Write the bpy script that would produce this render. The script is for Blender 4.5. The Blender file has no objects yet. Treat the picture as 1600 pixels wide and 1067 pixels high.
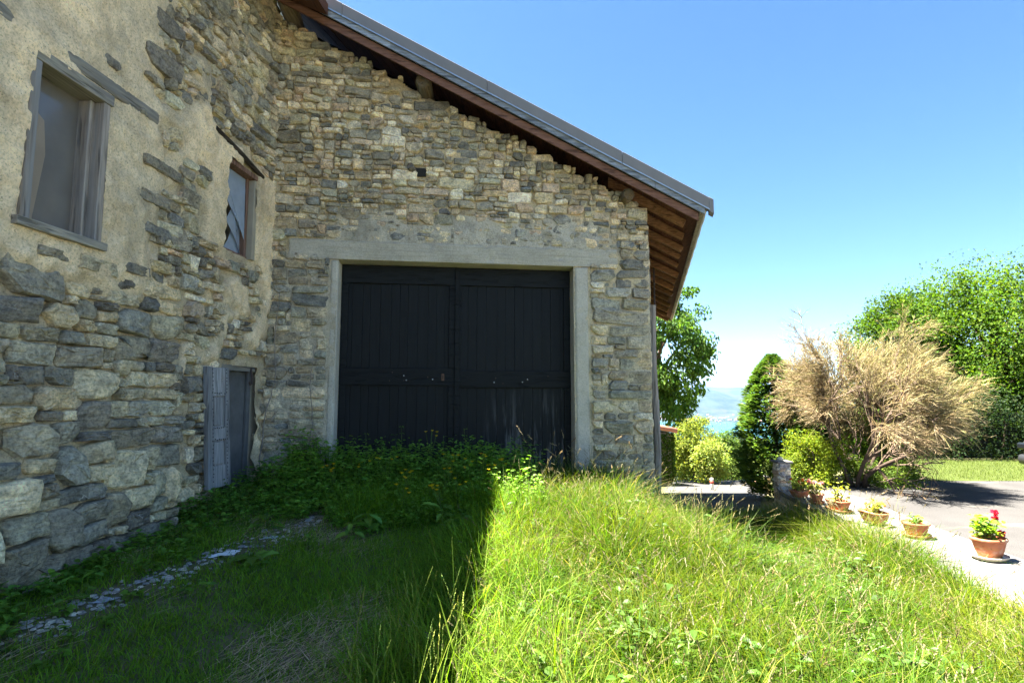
import bpy, math, random
import numpy as np
from mathutils import Vector
R = math.radians
rnd = random.Random(7)

# ------------------------------------------------------------------ camera, sky, sun, exposure
scene = bpy.context.scene
PITCH = math.atan(82 / 850.0)
cam_d = bpy.data.cameras.new('camera'); cam = bpy.data.objects.new('camera', cam_d)
scene.collection.objects.link(cam)
cam.location = (0, 0, 1.6); cam.rotation_euler = (math.pi / 2 + PITCH, 0, 0)
cam_d.sensor_width = 36; cam_d.lens = 36 * 850 / 1600.0
cam_d.clip_start = 0.05; cam_d.clip_end = 80000
scene.camera = cam
SUN_EL, SUN_AZ = R(69.5), R(7)
TO_SUN = Vector((-math.cos(SUN_AZ) * math.cos(SUN_EL), math.sin(SUN_AZ) * math.cos(SUN_EL), math.sin(SUN_EL)))
world = bpy.data.worlds.new('World'); scene.world = world; world.use_nodes = True
wn = world.node_tree.nodes; wl = world.node_tree.links
sky = wn.new('ShaderNodeTexSky'); sky.sky_type = 'NISHITA'; sky.sun_disc = False
sky.sun_elevation = SUN_EL; sky.sun_rotation = -(math.pi / 2 - SUN_AZ)
sky.altitude = 900; sky.air_density = 1.0; sky.dust_density = 0.5; sky.ozone_density = 3.0
hsv = wn.new('ShaderNodeHueSaturation'); hsv.inputs['Saturation'].default_value = 1.17; hsv.inputs['Value'].default_value = 0.52
wl.new(sky.outputs[0], hsv.inputs['Color']); wl.new(hsv.outputs[0], wn['Background'].inputs[0]); wn['Background'].inputs[1].default_value = 0.05
sun_d = bpy.data.lights.new('sun', 'SUN'); sun_d.energy = 5.0; sun_d.angle = R(0.53); sun_d.color = (1.0, 0.93, 0.82)
sun = bpy.data.objects.new('sun', sun_d); scene.collection.objects.link(sun)
sun.rotation_euler = TO_SUN.to_track_quat('Z', 'Y').to_euler(); sun.location = (-10, 0, 30)
vs = scene.view_settings
vs.view_transform = 'Standard'; vs.look = 'None'; vs.gamma = 1; vs.use_curve_mapping = False; vs.exposure = 3.55
scene.cycles.max_bounces = 8; scene.cycles.diffuse_bounces = 4; scene.cycles.transparent_max_bounces = 8
scene.cycles.volume_bounces = 0

# ------------------------------------------------------------------ noise
def _hash(i, j, k, s):
    n = (i.astype(np.int64) * 374761393 + j.astype(np.int64) * 668265263 + k.astype(np.int64) * 2147483647 + s * 974711) & 0xFFFFFFFF
    n = ((n ^ (n >> 13)) * 1274126177) & 0xFFFFFFFF
    n = ((n ^ (n >> 16)) * 2246822519) & 0xFFFFFFFF
    return ((n ^ (n >> 15)) & 0xFFFFFF) / float(0xFFFFFF)
def vnoise(x, y, z=0.0, s=0):
    x, y, z = np.broadcast_arrays(np.asarray(x, float), np.asarray(y, float), np.asarray(z, float))
    i, j, k = np.floor(x), np.floor(y), np.floor(z)
    fx, fy, fz = x - i, y - j, z - k
    fx = fx * fx * (3 - 2 * fx); fy = fy * fy * (3 - 2 * fy); fz = fz * fz * (3 - 2 * fz)
    def L(a, b, t): return a + (b - a) * t
    c = [[[_hash(i + a, j + b, k + d, s) for d in (0, 1)] for b in (0, 1)] for a in (0, 1)]
    return L(L(L(c[0][0][0], c[1][0][0], fx), L(c[0][1][0], c[1][1][0], fx), fy),
             L(L(c[0][0][1], c[1][0][1], fx), L(c[0][1][1], c[1][1][1], fx), fy), fz) * 2 - 1
def fbm(x, y, z=0.0, s=0, o=4):
    t = 0; a = 1.0; n = 0
    for q in range(o):
        f = 2.03 ** q
        t = t + a * vnoise(np.asarray(x) * f, np.asarray(y) * f, np.asarray(z) * f, s + q * 17); n += a; a *= 0.5
    return t / n
def sstep(a, b, x):
    t = np.clip((np.asarray(x, float) - a) / (b - a), 0, 1); return t * t * (3 - 2 * t)

# ------------------------------------------------------------------ materials
class NT:
    def __init__(s, name):
        s.m = bpy.data.materials.new(name); s.m.use_nodes = True
        s.t = s.m.node_tree; s.n = s.t.nodes; s.b = s.n['Principled BSDF']; s.out = s.n['Material Output']
        s.pos = s.n.new('ShaderNodeNewGeometry').outputs['Position']
    def link(s, a, b): s.t.links.new(a, b)
    def setv(s, sock, v):
        if hasattr(v, 'is_output'): s.link(v, sock)
        else:
            if isinstance(v, (tuple, list)) and len(v) == 3 and len(sock.default_value) == 4: v = (*v, 1)
            sock.default_value = v
    def vec(s, scale=(1, 1, 1), rot=(0, 0, 0), src=None):
        m = s.n.new('ShaderNodeMapping'); m.inputs['Scale'].default_value = scale; m.inputs['Rotation'].default_value = rot
        s.link(src or s.pos, m.inputs[0]); return m.outputs[0]
    def noise(s, scale, detail=4, rough=0.55, vec=None, dist=0):
        n = s.n.new('ShaderNodeTexNoise'); n.inputs['Scale'].default_value = scale; n.inputs['Detail'].default_value = detail
        n.inputs['Roughness'].default_value = rough; n.inputs['Distortion'].default_value = dist
        s.link(vec or s.pos, n.inputs['Vector']); return n.outputs[0]
    def voro(s, scale, vec=None, feature='F1', out='Distance'):
        n = s.n.new('ShaderNodeTexVoronoi'); n.feature = feature; n.inputs['Scale'].default_value = scale
        s.link(vec or s.pos, n.inputs['Vector']); return n.outputs[out]
    def ramp(s, fac, stops):
        r = s.n.new('ShaderNodeValToRGB'); e = r.color_ramp.elements
        while len(e) < len(stops): e.new(0.5)
        for q, (p, c) in enumerate(stops):
            e[q].position = p; e[q].color = (*c, 1) if isinstance(c, (tuple, list)) else (c, c, c, 1)
        s.link(fac, r.inputs[0]); return r.outputs[0]
    def mix(s, fac, a, b, mode='MIX'):
        m = s.n.new('ShaderNodeMix'); m.data_type = 'RGBA'; m.blend_type = mode
        s.setv(m.inputs[0], fac); s.setv(m.inputs[6], a); s.setv(m.inputs[7], b); return m.outputs[2]
    def math(s, op, a, b=0.0):
        m = s.n.new('ShaderNodeMath'); m.operation = op; s.setv(m.inputs[0], a); s.setv(m.inputs[1], b); return m.outputs[0]
    def attr(s, name='tint'):
        a = s.n.new('ShaderNodeAttribute'); a.attribute_name = name; return a.outputs['Color']
    def orand(s): return s.n.new('ShaderNodeObjectInfo').outputs['Random']
    def bump(s, h, strength=0.5, dist=0.02, prev=None):
        b = s.n.new('ShaderNodeBump'); b.inputs['Strength'].default_value = strength; b.inputs['Distance'].default_value = dist
        s.link(h, b.inputs['Height'])
        if prev is not None: s.link(prev, b.inputs['Normal'])
        return b.outputs[0]
    def fin(s, col, rough=0.8, spec=0.3, normal=None, metal=0.0):
        s.setv(s.b.inputs['Base Color'], col); s.setv(s.b.inputs['Roughness'], rough)
        s.b.inputs['Specular IOR Level'].default_value = spec; s.b.inputs['Metallic'].default_value = metal
        if normal is not None: s.link(normal, s.b.inputs['Normal'])
        return s.m

def m_stone():
    t = NT('rubble_stone'); c = t.attr()
    n1 = t.noise(9, 5, 0.6); n2 = t.noise(45, 5, 0.65); n3 = t.noise(3.2, 3)
    c = t.mix(1.0, c, t.ramp(n1, [(0.28, (0.5, 0.5, 0.51)), (0.5, (1, 1, 1)), (0.75, (1.5, 1.44, 1.3))]), 'MULTIPLY')
    c = t.mix(1.0, c, t.ramp(n2, [(0.3, 0.5), (0.5, 1.0), (0.72, (1.45, 1.44, 1.4))]), 'MULTIPLY')
    v = t.voro(2.6, t.vec((1, 1, 1.6), (0.3, 0.5, 0.2), None), 'DISTANCE_TO_EDGE')
    vein = t.math('MULTIPLY', t.ramp(v, [(0.0, 1.0), (0.008, 0.0)]), t.ramp(n3, [(0.56, 0.0), (0.64, 0.5)]))
    c = t.mix(vein, c, (0.55, 0.53, 0.47))
    c = t.mix(1.0, c, (1.92, 1.79, 1.60), 'MULTIPLY')
    lich = t.ramp(t.noise(22, 4, 0.7), [(0.6, 0.0), (0.7, 0.55)])
    c = t.mix(lich, c, (0.42, 0.39, 0.25))
    lay = t.noise(14, 4, 0.6, t.vec((0.35, 0.35, 3.2), (0.12, 0.05, 0)))
    b = t.bump(lay, 0.85, 0.03); b = t.bump(n2, 0.7, 0.016, b); b = t.bump(t.noise(150, 3), 0.35, 0.004, b)
    return t.fin(c, 0.85, 0.25, b)
def m_mortar():
    t = NT('lime_mortar'); c = t.attr()
    n1 = t.noise(5, 5, 0.6); n2 = t.noise(55, 4, 0.7)
    c = t.mix(1.0, c, t.ramp(n1, [(0.3, (0.72, 0.7, 0.68)), (0.55, 1.0), (0.8, (1.2, 1.18, 1.1))]), 'MULTIPLY')
    c = t.mix(1.0, c, t.ramp(n2, [(0.3, 0.6), (0.48, 1.0), (0.7, 1.22)]), 'MULTIPLY')
    pits = t.ramp(t.voro(38), [(0.0, 0.0), (0.28, 1.0)])
    c = t.mix(t.ramp(t.noise(70, 2), [(0.62, 0.0), (0.7, 0.6)]), c, (0.10, 0.085, 0.06))
    c = t.mix(1.0, c, (1.34, 1.25, 1.14), 'MULTIPLY')
    stain = t.ramp(t.noise(1.6, 5, 0.65, t.vec((1, 1, 0.55))), [(0.52, 0.0), (0.72, 0.6)])
    c = t.mix(stain, c, (0.20, 0.18, 0.13))
    b = t.bump(n2, 0.7, 0.012); b = t.bump(pits, 0.35, 0.01, b); b = t.bump(t.noise(14, 5, 0.65), 0.6, 0.03, b)
    return t.fin(c, 0.92, 0.15, b)
def m_concrete(name, base, boards=False, dark=0.5):
    t = NT(name); n1 = t.noise(3, 6, 0.65); n2 = t.noise(60, 4, 0.6)
    c = t.mix(n1, tuple(v * dark for v in base), tuple(min(1, v * 1.35) for v in base))
    c = t.mix(1.0, c, t.ramp(n2, [(0.3, 0.75), (0.5, 1.0), (0.7, 1.15)]), 'MULTIPLY')
    b = t.bump(n2, 0.4, 0.006)
    pit = t.ramp(t.voro(26), [(0.03, 0.0), (0.12, 1.0)]); b = t.bump(pit, 0.5, 0.008, b)
    if boards:
        lay = t.noise(10, 4, 0.6, t.vec((0.25, 0.25, 6))); b = t.bump(lay, 0.5, 0.012, b)
        c = t.mix(t.ramp(lay, [(0.45, 0.0), (0.7, 0.45)]), c, tuple(v * 0.55 for v in base))
    return t.fin(c, 0.9, 0.2, b)
def m_wood(name, a, b_, axis='z', rough=0.8, grey=None, spec=0.2):
    t = NT(name)
    sc = {'z': (1, 1, 0.06), 'x': (0.06, 1, 1), 'y': (1, 0.06, 1), 's': (0.12, 0.12, 1)}[axis]
    rv = t.orand()
    g = t.noise(46, 5, 0.6, t.vec(sc)); g2 = t.noise(9, 4, 0.6, t.vec(sc))
    c = t.mix(t.ramp(g, [(0.3, 0.0), (0.7, 1.0)]), a, b_)
    c = t.mix(1.0, c, t.ramp(rv, [(0, 0.7), (1, 1.25)]), 'MULTIPLY')
    if grey: c = t.mix(t.ramp(g2, [(0.45, 0.0), (0.62, 0.8)]), c, grey)
    crack = t.ramp(t.noise(30, 3, 0.5, t.vec(sc)), [(0.36, 0.0), (0.42, 1.0)])
    c = t.mix(1.0, c, t.ramp(crack, [(0, 0.55), (1, 1.0)]), 'MULTIPLY')
    bb = t.bump(g, 0.5, 0.008); bb = t.bump(crack, 0.6, 0.006, bb)
    return t.fin(c, rough, spec, bb)
def m_simple(name, col, rough=0.6, spec=0.3, metal=0.0, nscale=30, var=0.25, bump=0.2):
    t = NT(name); n = t.noise(nscale, 5, 0.6)
    c = t.mix(n, tuple(v * (1 - var) for v in col), tuple(min(1, v * (1 + var)) for v in col))
    return t.fin(c, rough, spec, t.bump(n, bump, 0.004), metal)
def m_leaf(name, trans=0.45, rough=0.45, spec=0.35, tmul=(1.5, 1.5, 0.6)):
    t = NT(name); c = t.attr(); m = t.fin(c, rough, spec)
    tr = t.n.new('ShaderNodeBsdfTranslucent'); t.link(t.mix(1.0, c, tmul, 'MULTIPLY'), tr.inputs[0])
    mx = t.n.new('ShaderNodeMixShader'); mx.inputs[0].default_value = trans
    t.link(t.b.outputs[0], mx.inputs[1]); t.link(tr.outputs[0], mx.inputs[2]); t.link(mx.outputs[0], t.out.inputs[0])
    return m
def m_tint(name, rough=0.85, spec=0.15, bump=0.4, ns=40):
    t = NT(name); n = t.noise(ns, 4, 0.6)
    c = t.mix(1.0, t.attr(), t.ramp(n, [(0.3, 0.7), (0.7, 1.25)]), 'MULTIPLY')
    return t.fin(c, rough, spec, t.bump(n, bump, 0.01))

MAT = dict(
    stone=m_stone(), mortar=m_mortar(),
    lintel=m_concrete('board_marked_concrete', (0.48, 0.425, 0.325), True, 0.6),
    jamb=m_concrete('jamb_concrete', (0.50, 0.45, 0.36), dark=0.6),
    slab=m_concrete('white_concrete', (0.14, 0.134, 0.125), dark=0.6),
    tarred=m_wood('tarred_black_wood', (0.003, 0.0035, 0.0035), (0.007, 0.008, 0.008), 's', 0.6, spec=0.22),
    grey_wood=m_wood('weathered_grey_wood', (0.17, 0.16, 0.155), (0.40, 0.375, 0.35), 'z', 0.85, (0.25, 0.255, 0.26)),
    frame_wood=m_wood('worn_brown_grey_wood', (0.17, 0.135, 0.105), (0.40, 0.335, 0.27), 'z', 0.85, (0.26, 0.25, 0.235)),
    grey_wood_h=m_wood('weathered_grey_beam', (0.17, 0.15, 0.12), (0.38, 0.335, 0.255), 'y', 0.85, (0.18, 0.165, 0.15)),
    rafter=m_wood('brown_rafter_wood', (0.10, 0.045, 0.02), (0.30, 0.16, 0.075), 'x', 0.8),
    soffit=m_wood('red_brown_boards', (0.06, 0.022, 0.011), (0.15, 0.06, 0.03), 'y', 0.8),
    shadeboard=m_wood('shade_black_boards', (0.0015, 0.001, 0.001), (0.005, 0.0035, 0.003), 'y', 0.9, spec=0.05),  # near-black paints in the deep shade under the gable overhang
    vergeb=m_wood('brown_verge_board', (0.10, 0.045, 0.028), (0.20, 0.10, 0.065), 'x', 0.75),
    vergel=m_wood('bleached_verge_board', (0.14, 0.16, 0.19), (0.36, 0.39, 0.43), 'x', 0.8),
    oldbeam=m_wood('old_beam_wood', (0.10, 0.065, 0.035), (0.26, 0.19, 0.11), 'y', 0.85, (0.16, 0.15, 0.13)),
    darkbeam=m_wood('charred_beam', (0.015, 0.012, 0.01), (0.06, 0.045, 0.03), 's', 0.9),
    redwood=m_wood('red_brown_frame_wood', (0.14, 0.07, 0.045), (0.28, 0.16, 0.11), 'z', 0.8),
    zinc=m_simple('brown_grey_sheet_metal', (0.20, 0.185, 0.17), 0.55, 0.3, 0.0, 4, 0.15, 0.03),
    zincdark=m_simple('dull_roof_sheet', (0.16, 0.15, 0.145), 0.5, 0.5, 0.5, 4, 0.15, 0.05),
    galv=m_simple('galvanised_pipe', (0.42, 0.44, 0.46), 0.4, 0.5, 0.7, 10, 0.15, 0.05),
    iron=m_simple('rusty_iron', (0.09, 0.06, 0.045), 0.7, 0.3, 0.4, 60, 0.5, 0.4),
    greydoor=m_simple('dull_grey_door_paint', (0.125, 0.12, 0.115), 0.75, 0.2, 0.0, 7, 0.45, 0.3),
    rustplate=m_simple('rusty_plate', (0.16, 0.085, 0.05), 0.8, 0.2, 0.2, 60, 0.4, 0.3),
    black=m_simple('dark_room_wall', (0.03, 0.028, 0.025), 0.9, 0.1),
    leaf=m_leaf('tree_leaf', 0.45, 0.6, 0.12), grass=m_leaf('grass_blade', 0.5, 0.6, 0.12, (1.4, 1.45, 0.4)),
    weed=m_leaf('weed_leaf', 0.4, 0.5, 0.3), needle=m_leaf('conifer_spray', 0.25, 0.6, 0.2),
    twig=m_tint('dry_twig'), petal=m_leaf('flower_petal', 0.3, 0.6, 0.2, (1, 1, 1)),
    bark=m_tint('bark', 0.9, 0.1, 0.9, 28), straw=m_leaf('dry_straw', 0.25, 0.8, 0.1, (1, 1, 0.8)),
    soil=m_simple('potting_soil', (0.03, 0.02, 0.014), 0.95, 0.1, 0, 60, 0.4, 0.8),
    carpaint=m_simple('dark_grey_car_paint', (0.025, 0.026, 0.028), 0.35, 0.4, 0.0, 3, 0.05, 0.0),
    tyre=m_simple('tyre_rubber', (0.015, 0.015, 0.015), 0.8, 0.2), plastic=m_simple('black_plastic', (0.03, 0.03, 0.032), 0.55, 0.3),
    redglass=m_simple('red_lamp_glass', (0.35, 0.01, 0.01), 0.15, 0.6), carglass=m_simple('car_window_glass', (0.01, 0.012, 0.014), 0.05, 0.6),
    white=m_simple('white_paint', (0.75, 0.75, 0.73), 0.5, 0.3), red=m_simple('red_band', (0.45, 0.05, 0.03), 0.5, 0.3),
    greenfence=m_simple('green_fence_paint', (0.03, 0.14, 0.09), 0.5, 0.3),
    tile=m_simple('red_roof_tile', (0.42, 0.17, 0.11), 0.85, 0.2, 0, 6, 0.3, 0.4),
    render=m_simple('rough_wall_render', (0.35, 0.30, 0.22), 0.9, 0.1, 0, 6, 0.25, 0.5),
)

def m_pane():
    t = NT('dusty_window_pane')
    n = t.noise(3, 5, 0.6); c = t.mix(n, (0.09, 0.08, 0.07), (0.20, 0.17, 0.135))
    t.b.inputs['Coat Weight'].default_value = 1.0; t.b.inputs['Coat Roughness'].default_value = 0.10
    return t.fin(c, 0.5, 0.5)
def m_glass(name, tint, alpha):
    t = NT(name); m = t.fin(tint, 0.12, 0.6)
    n = t.noise(8, 4); tr = t.n.new('ShaderNodeBsdfTransparent'); mx = t.n.new('ShaderNodeMixShader')
    t.link(t.math('ADD', t.math('MULTIPLY', n, 0.3), alpha), mx.inputs[0])
    t.link(tr.outputs[0], mx.inputs[1]); t.link(t.b.outputs[0], mx.inputs[2]); t.link(mx.outputs[0], t.out.inputs[0]); return m
MAT['pane'] = m_pane()
def m_terra():
    t = NT('limed_terracotta'); n = t.noise(16, 5, 0.6); c = t.mix(n, (0.26, 0.085, 0.04), (0.42, 0.16, 0.08))
    c = t.mix(t.ramp(t.noise(9, 5, 0.65, t.vec((1, 1, 1.8))), [(0.52, 0.0), (0.72, 0.65)]), c, (0.42, 0.33, 0.26)); c = t.mix(t.ramp(t.noise(24, 3), [(0.62, 0.0), (0.7, 0.5)]), c, (0.12, 0.06, 0.035))
    return t.fin(c, 0.85, 0.15, t.bump(n, 0.25, 0.004))
MAT['terra'] = m_terra()
MAT['panel'] = m_simple('lit_brown_panel', (0.30, 0.225, 0.15), 0.35, 0.5, 0, 3, 0.35, 0.1)  # colour of the pane's lighter, lit part
MAT['film'] = m_glass('torn_clear_plastic', (0.42, 0.48, 0.56), 0.42)
def m_tarworn():
    # tar weathered off near the foot of the boards
    t = NT('worn_black_wood'); sep = t.n.new('ShaderNodeSeparateXYZ'); t.link(t.pos, sep.inputs[0])
    g = t.noise(46, 5, 0.6, t.vec((0.12, 0.12, 1)) ); gv = t.noise(15, 5, 0.65, t.vec((1, 1, 0.10)))
    low = t.ramp(t.math('MULTIPLY', t.math('SUBTRACT', 1.75, sep.outputs['Z']), 1.0), [(0.0, 0.0), (0.85, 1.0)])
    side = t.ramp(t.math('MULTIPLY', t.math('ADD', sep.outputs['X'], 1.0), 0.5), [(0.30, 0.0), (0.42, 1.0)])
    w = t.math('MULTIPLY', t.math('MULTIPLY', t.ramp(gv, [(0.50, 0.0), (0.62, 1.0)]), low), side)
    c = t.mix(g, (0.003, 0.0035, 0.0035), (0.008, 0.009, 0.009)); c = t.mix(t.ramp(t.noise(28, 5, 0.6, t.vec((1, 1, 0.07))), [(0.4, 0.0), (0.75, 0.7)]), c, (0.011, 0.012, 0.0125))
    c = t.mix(w, c, (0.11, 0.106, 0.10))
    return t.fin(c, 0.62, 0.22, t.bump(t.noise(40, 5, 0.6, t.vec((1, 1, 0.06))), 0.5, 0.006))
MAT['tarplank'] = m_tarworn()

# ------------------------------------------------------------------ mesh helpers
WLOC = {}
def tag(o, label=None, cat=None, group=None, kind=None):
    for k, v in (('label', label), ('category', cat), ('group', group), ('kind', kind)):
        if v: o[k] = v
    return o
def empty(name, loc, label, cat, group=None):
    o = bpy.data.objects.new(name, None); scene.collection.objects.link(o); o.location = loc; o.empty_display_size = 0.2
    WLOC[o.name] = Vector(loc); return tag(o, label, cat, group)
def link(name, me, mat, parent=None, origin=None):
    if isinstance(mat, str): mat = MAT[mat]
    if not me.materials: me.materials.append(mat)
    o = bpy.data.objects.new(name, me); scene.collection.objects.link(o)
    w = Vector(origin) if origin is not None else Vector((0, 0, 0))
    if parent is not None:
        o.parent = parent; o.location = w - WLOC[parent.name]
    else: o.location = w
    WLOC[o.name] = w
    return o
def npmesh(name, V, F, col=None, smooth=False):
    """V (n,3), F list of arrays (m,k) of polygon indices"""
    me = bpy.data.meshes.new(name); V = np.asarray(V, np.float32)
    me.vertices.add(len(V)); me.vertices.foreach_set('co', V.ravel())
    if not isinstance(F, (list, tuple)): F = [F]
    F = [np.asarray(f, np.int32) for f in F if len(f)]
    nl = sum(f.size for f in F); npoly = sum(len(f) for f in F)
    me.loops.add(nl); me.polygons.add(npoly)
    me.loops.foreach_set('vertex_index', np.concatenate([f.ravel() for f in F]))
    tot = np.concatenate([np.full(len(f), f.shape[1], np.int32) for f in F])
    me.polygons.foreach_set('loop_start', np.concatenate([[0], np.cumsum(tot)[:-1]]).astype(np.int32))
    me.polygons.foreach_set('use_smooth', np.full(npoly, bool(smooth)))
    if col is not None:
        a = me.attributes.new('tint', 'FLOAT_COLOR', 'POINT'); c = np.ones((len(V), 4), np.float32); c[:, :3] = col
        a.data.foreach_set('color', c.ravel())
    me.update(calc_edges=True); return me
def npobj(name, V, F, mat, parent=None, col=None, smooth=False, center=True, origin=None):
    V = np.asarray(V, float)
    if origin is None and center: origin = tuple((V.min(0) + V.max(0)) / 2)
    if origin is None: origin = (0, 0, 0)
    return link(name, npmesh(name, V - np.array(origin), F, col, smooth), mat, parent, origin)
class MB:
    def __init__(s): s.v = []; s.f = {}; s.c = []; s.n = 0
    def add(s, V, F, col=None):
        V = np.asarray(V, float).reshape(-1, 3); s.v.append(V)
        for f in F:
            s.f.setdefault(len(f), []).append([i + s.n for i in f])
        s.c.append(np.tile(np.array(col if col is not None else (0.5, 0.5, 0.5), float), (len(V), 1)) if np.ndim(col) < 2 else np.asarray(col, float))
        s.n += len(V); return s
    def hexa(s, p, col=None):      # 8 corners: bottom ring 0-3, top ring 4-7
        return s.add(p, [(0, 3, 2, 1), (4, 5, 6, 7), (0, 1, 5, 4), (1, 2, 6, 5), (2, 3, 7, 6), (3, 0, 4, 7)], col)
    def box(s, x0, x1, y0, y1, z0, z1, col=None):
        return s.hexa([(x0, y0, z0), (x1, y0, z0), (x1, y1, z0), (x0, y1, z0), (x0, y0, z1), (x1, y0, z1), (x1, y1, z1), (x0, y1, z1)], col)
    def fbox(s, F, u0, u1, z0, z1, d0, d1, col=None):
        return s.hexa([F(u0, z0, d1), F(u1, z0, d1), F(u1, z0, d0), F(u0, z0, d0), F(u0, z1, d1), F(u1, z1, d1), F(u1, z1, d0), F(u0, z1, d0)], col)
    def tube(s, P, rad, sides=6, col=None, cap=True):
        P = np.asarray(P, float); n = len(P); rad = np.broadcast_to(rad, (n,))
        T = np.gradient(P, axis=0); T /= np.linalg.norm(T, axis=1)[:, None] + 1e-9
        a = np.cross(T[0], (0, 0, 1)); a = a if np.linalg.norm(a) > 0.05 else np.cross(T[0], (1, 0, 0)); a /= np.linalg.norm(a)
        V = []
        for i in range(n):
            a = a - T[i] * a.dot(T[i]); a /= np.linalg.norm(a) + 1e-9; b = np.cross(T[i], a)
            for k in range(sides):
                q = 2 * math.pi * k / sides; V.append(P[i] + rad[i] * (math.cos(q) * a + math.sin(q) * b))
        F = [(i * sides + k, i * sides + (k + 1) % sides, (i + 1) * sides + (k + 1) % sides, (i + 1) * sides + k) for i in range(n - 1) for k in range(sides)]
        if cap: F += [tuple(range(sides))[::-1], tuple(range((n - 1) * sides, n * sides))]
        return s.add(V, F, col)
    def lathe(s, prof, c=(0, 0, 0), sides=24, sx=1.0, sy=1.0, rot=0.0, power=2.0, col=None):
        V = []
        for r, z in prof:
            for k in range(sides):
                q = 2 * math.pi * k / sides; ct, st = math.cos(q), math.sin(q)
                x = r * sx * math.copysign(abs(ct) ** (2 / power), ct); y = r * sy * math.copysign(abs(st) ** (2 / power), st)
                V.append((c[0] + x * math.cos(rot) - y * math.sin(rot), c[1] + x * math.sin(rot) + y * math.cos(rot), c[2] + z))
        n = len(prof)
        F = [(i * sides + k, i * sides + (k + 1) % sides, (i + 1) * sides + (k + 1) % sides, (i + 1) * sides + k) for i in range(n - 1) for k in range(sides)]
        F += [tuple(range(sides))[::-1], tuple(range((n - 1) * sides, n * sides))]
        return s.add(V, F, col)
    def obj(s, name, mat, parent=None, smooth=False, bevel=0, origin=None, center=True):
        o = npobj(name, np.concatenate(s.v), [np.array(f) for f in s.f.values()], mat, parent, np.concatenate(s.c), smooth, center, origin)
        if bevel:
            b = o.modifiers.new('bevel', 'BEVEL'); b.width = bevel; b.segments = 2; b.limit_method = 'ANGLE'
        return o

# ------------------------------------------------------------------ wall frames
C0 = np.array((-3.097, 6.80, 0.0)); A = R(7.5)
DF = np.array((math.cos(A), math.sin(A), 0)); NF = np.array((math.sin(A), -math.cos(A), 0))
DL = np.array((-0.0776, -0.997, 0)); NL = np.array((0.997, -0.0776, 0))
UP = np.array((0, 0, 1.0))
def Wf(u, z, d=0.0): return C0 + DF * u + NF * d + UP * z
def Wl(s, z, d=0.0): return C0 + DL * s + NL * d + UP * z
def ray(px, py):
    dx = (px - 800) / 850; dy = (533.5 - py) / 850
    return np.array((dx, math.cos(PITCH) - dy * math.sin(PITCH), math.sin(PITCH) + dy * math.cos(PITCH)))
def at(px, py, Y): r = ray(px, py); return r * (Y / r[1]) + np.array((0, 0, 1.6))
CAPU = lambda u: 4.86 - 0.475 * (np.asarray(u) - 4.44)      # top of the roof's gable edge
EAVE = np.array((0.2516, 1.0, 0.0)); EAVE /= np.linalg.norm(EAVE)

# ------------------------------------------------------------------ ground
def A_(y): return np.interp(y, [-30, 0, 3, 5, 6, 7, 8, 20], [0, 0, 0.09, 0.24, 0.33, 0.40, 0.42, 0.0])
def B_(y): return np.interp(y, [-30, 0, 3, 5, 6.5, 8, 9.5, 14, 18, 28, 60, 200], [0, 0, 0.03, -0.06, -0.2, -0.36, -0.5, -0.98, -1.6, -2.75, -8.0, -30])
def wall_x(y): return np.where(np.asarray(y) < 9.28, 3.71 + 0.142 * (np.asarray(y) - 4.03), 4.456 + 0.58 * (np.asarray(y) - 9.28))
def ground(x, y):
    x = np.asarray(x, float); y = np.asarray(y, float); r = np.hypot(x, y)
    w = sstep(0.9, 2.6, x); w = np.maximum(w, sstep(8.5, 12, y))
    z = A_(y) * (1 - w) + B_(y) * w
    z = z + 0.18 * sstep(-1.4, -3.0, x) * sstep(8.5, 7.5, y) * sstep(-2, 2.5, y)
    d = x - wall_x(y); wid = np.where(y < 9.45, 0.25, 0.25 + np.clip((y - 9.45) * 0.35, 0, 4))
    p = sstep(0, 1, (d - 0.06) / wid)
    z = z * (1 - p) - 0.04 * p
    near = z + 0.02 * fbm(x * 1.3, y * 1.3, s=3) * (1 - p)
    far = np.interp(r, [0, 30, 60, 200, 500, 1500, 3000, 3900, 4400, 4800, 6750, 6900, 7500, 9500, 11000, 15000, 17000, 26000],
                    [-1, -3.2, -8, -30, -68, -190, -296, -322, -326, -348, -348, -326, -300, 40, -60, 150, -50, -200])
    q = x / np.maximum(y, 1e-3); q = np.where(y > 0, q, 2)
    ridge = sstep(7300, 9500, r) * sstep(11500, 9500, r)
    far = far + ridge * (np.interp(q, [-3, 0, 0.3, 0.37, 0.42, 0.47, 0.6, 3], [200, 150, 70, 60, -40, -150, -80, 100]) + 70 * fbm(x / 900, y / 900, s=5))
    ridge2 = sstep(11500, 14500, r) * sstep(17500, 15000, r)
    far = far + ridge2 * (60 + 150 * fbm(x / 1500, y / 1500, s=9))
    far = far + 24 * fbm(x / 260, y / 260, s=11) * sstep(3000, 3600, r) * sstep(5200, 4500, r) + 60 * fbm(x / 500, y / 500, s=13) * sstep(6800, 8000, r)
    t = sstep(35, 90, r)
    return near * (1 - t) + far * t
nr, na = 280, 640
rr = np.concatenate([[0.0], 0.6 * (26000 / 0.6) ** (np.linspace(0, 1, nr - 1))])
aa = np.concatenate([np.linspace(-50, 50, 430), np.linspace(50, 310, 212)[1:-1]]) * math.pi / 180
na = len(aa)
RR, AA = np.meshgrid(rr, aa, indexing='ij'); GX, GY = RR * np.sin(AA), RR * np.cos(AA)
GZ = ground(GX, GY)
idx = np.arange(nr * na).reshape(nr, na); jn = np.roll(idx, -1, axis=1)
GF = np.stack([idx[:-1].ravel(), jn[:-1].ravel(), jn[1:].ravel(), idx[1:].ravel()], 1)
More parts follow.
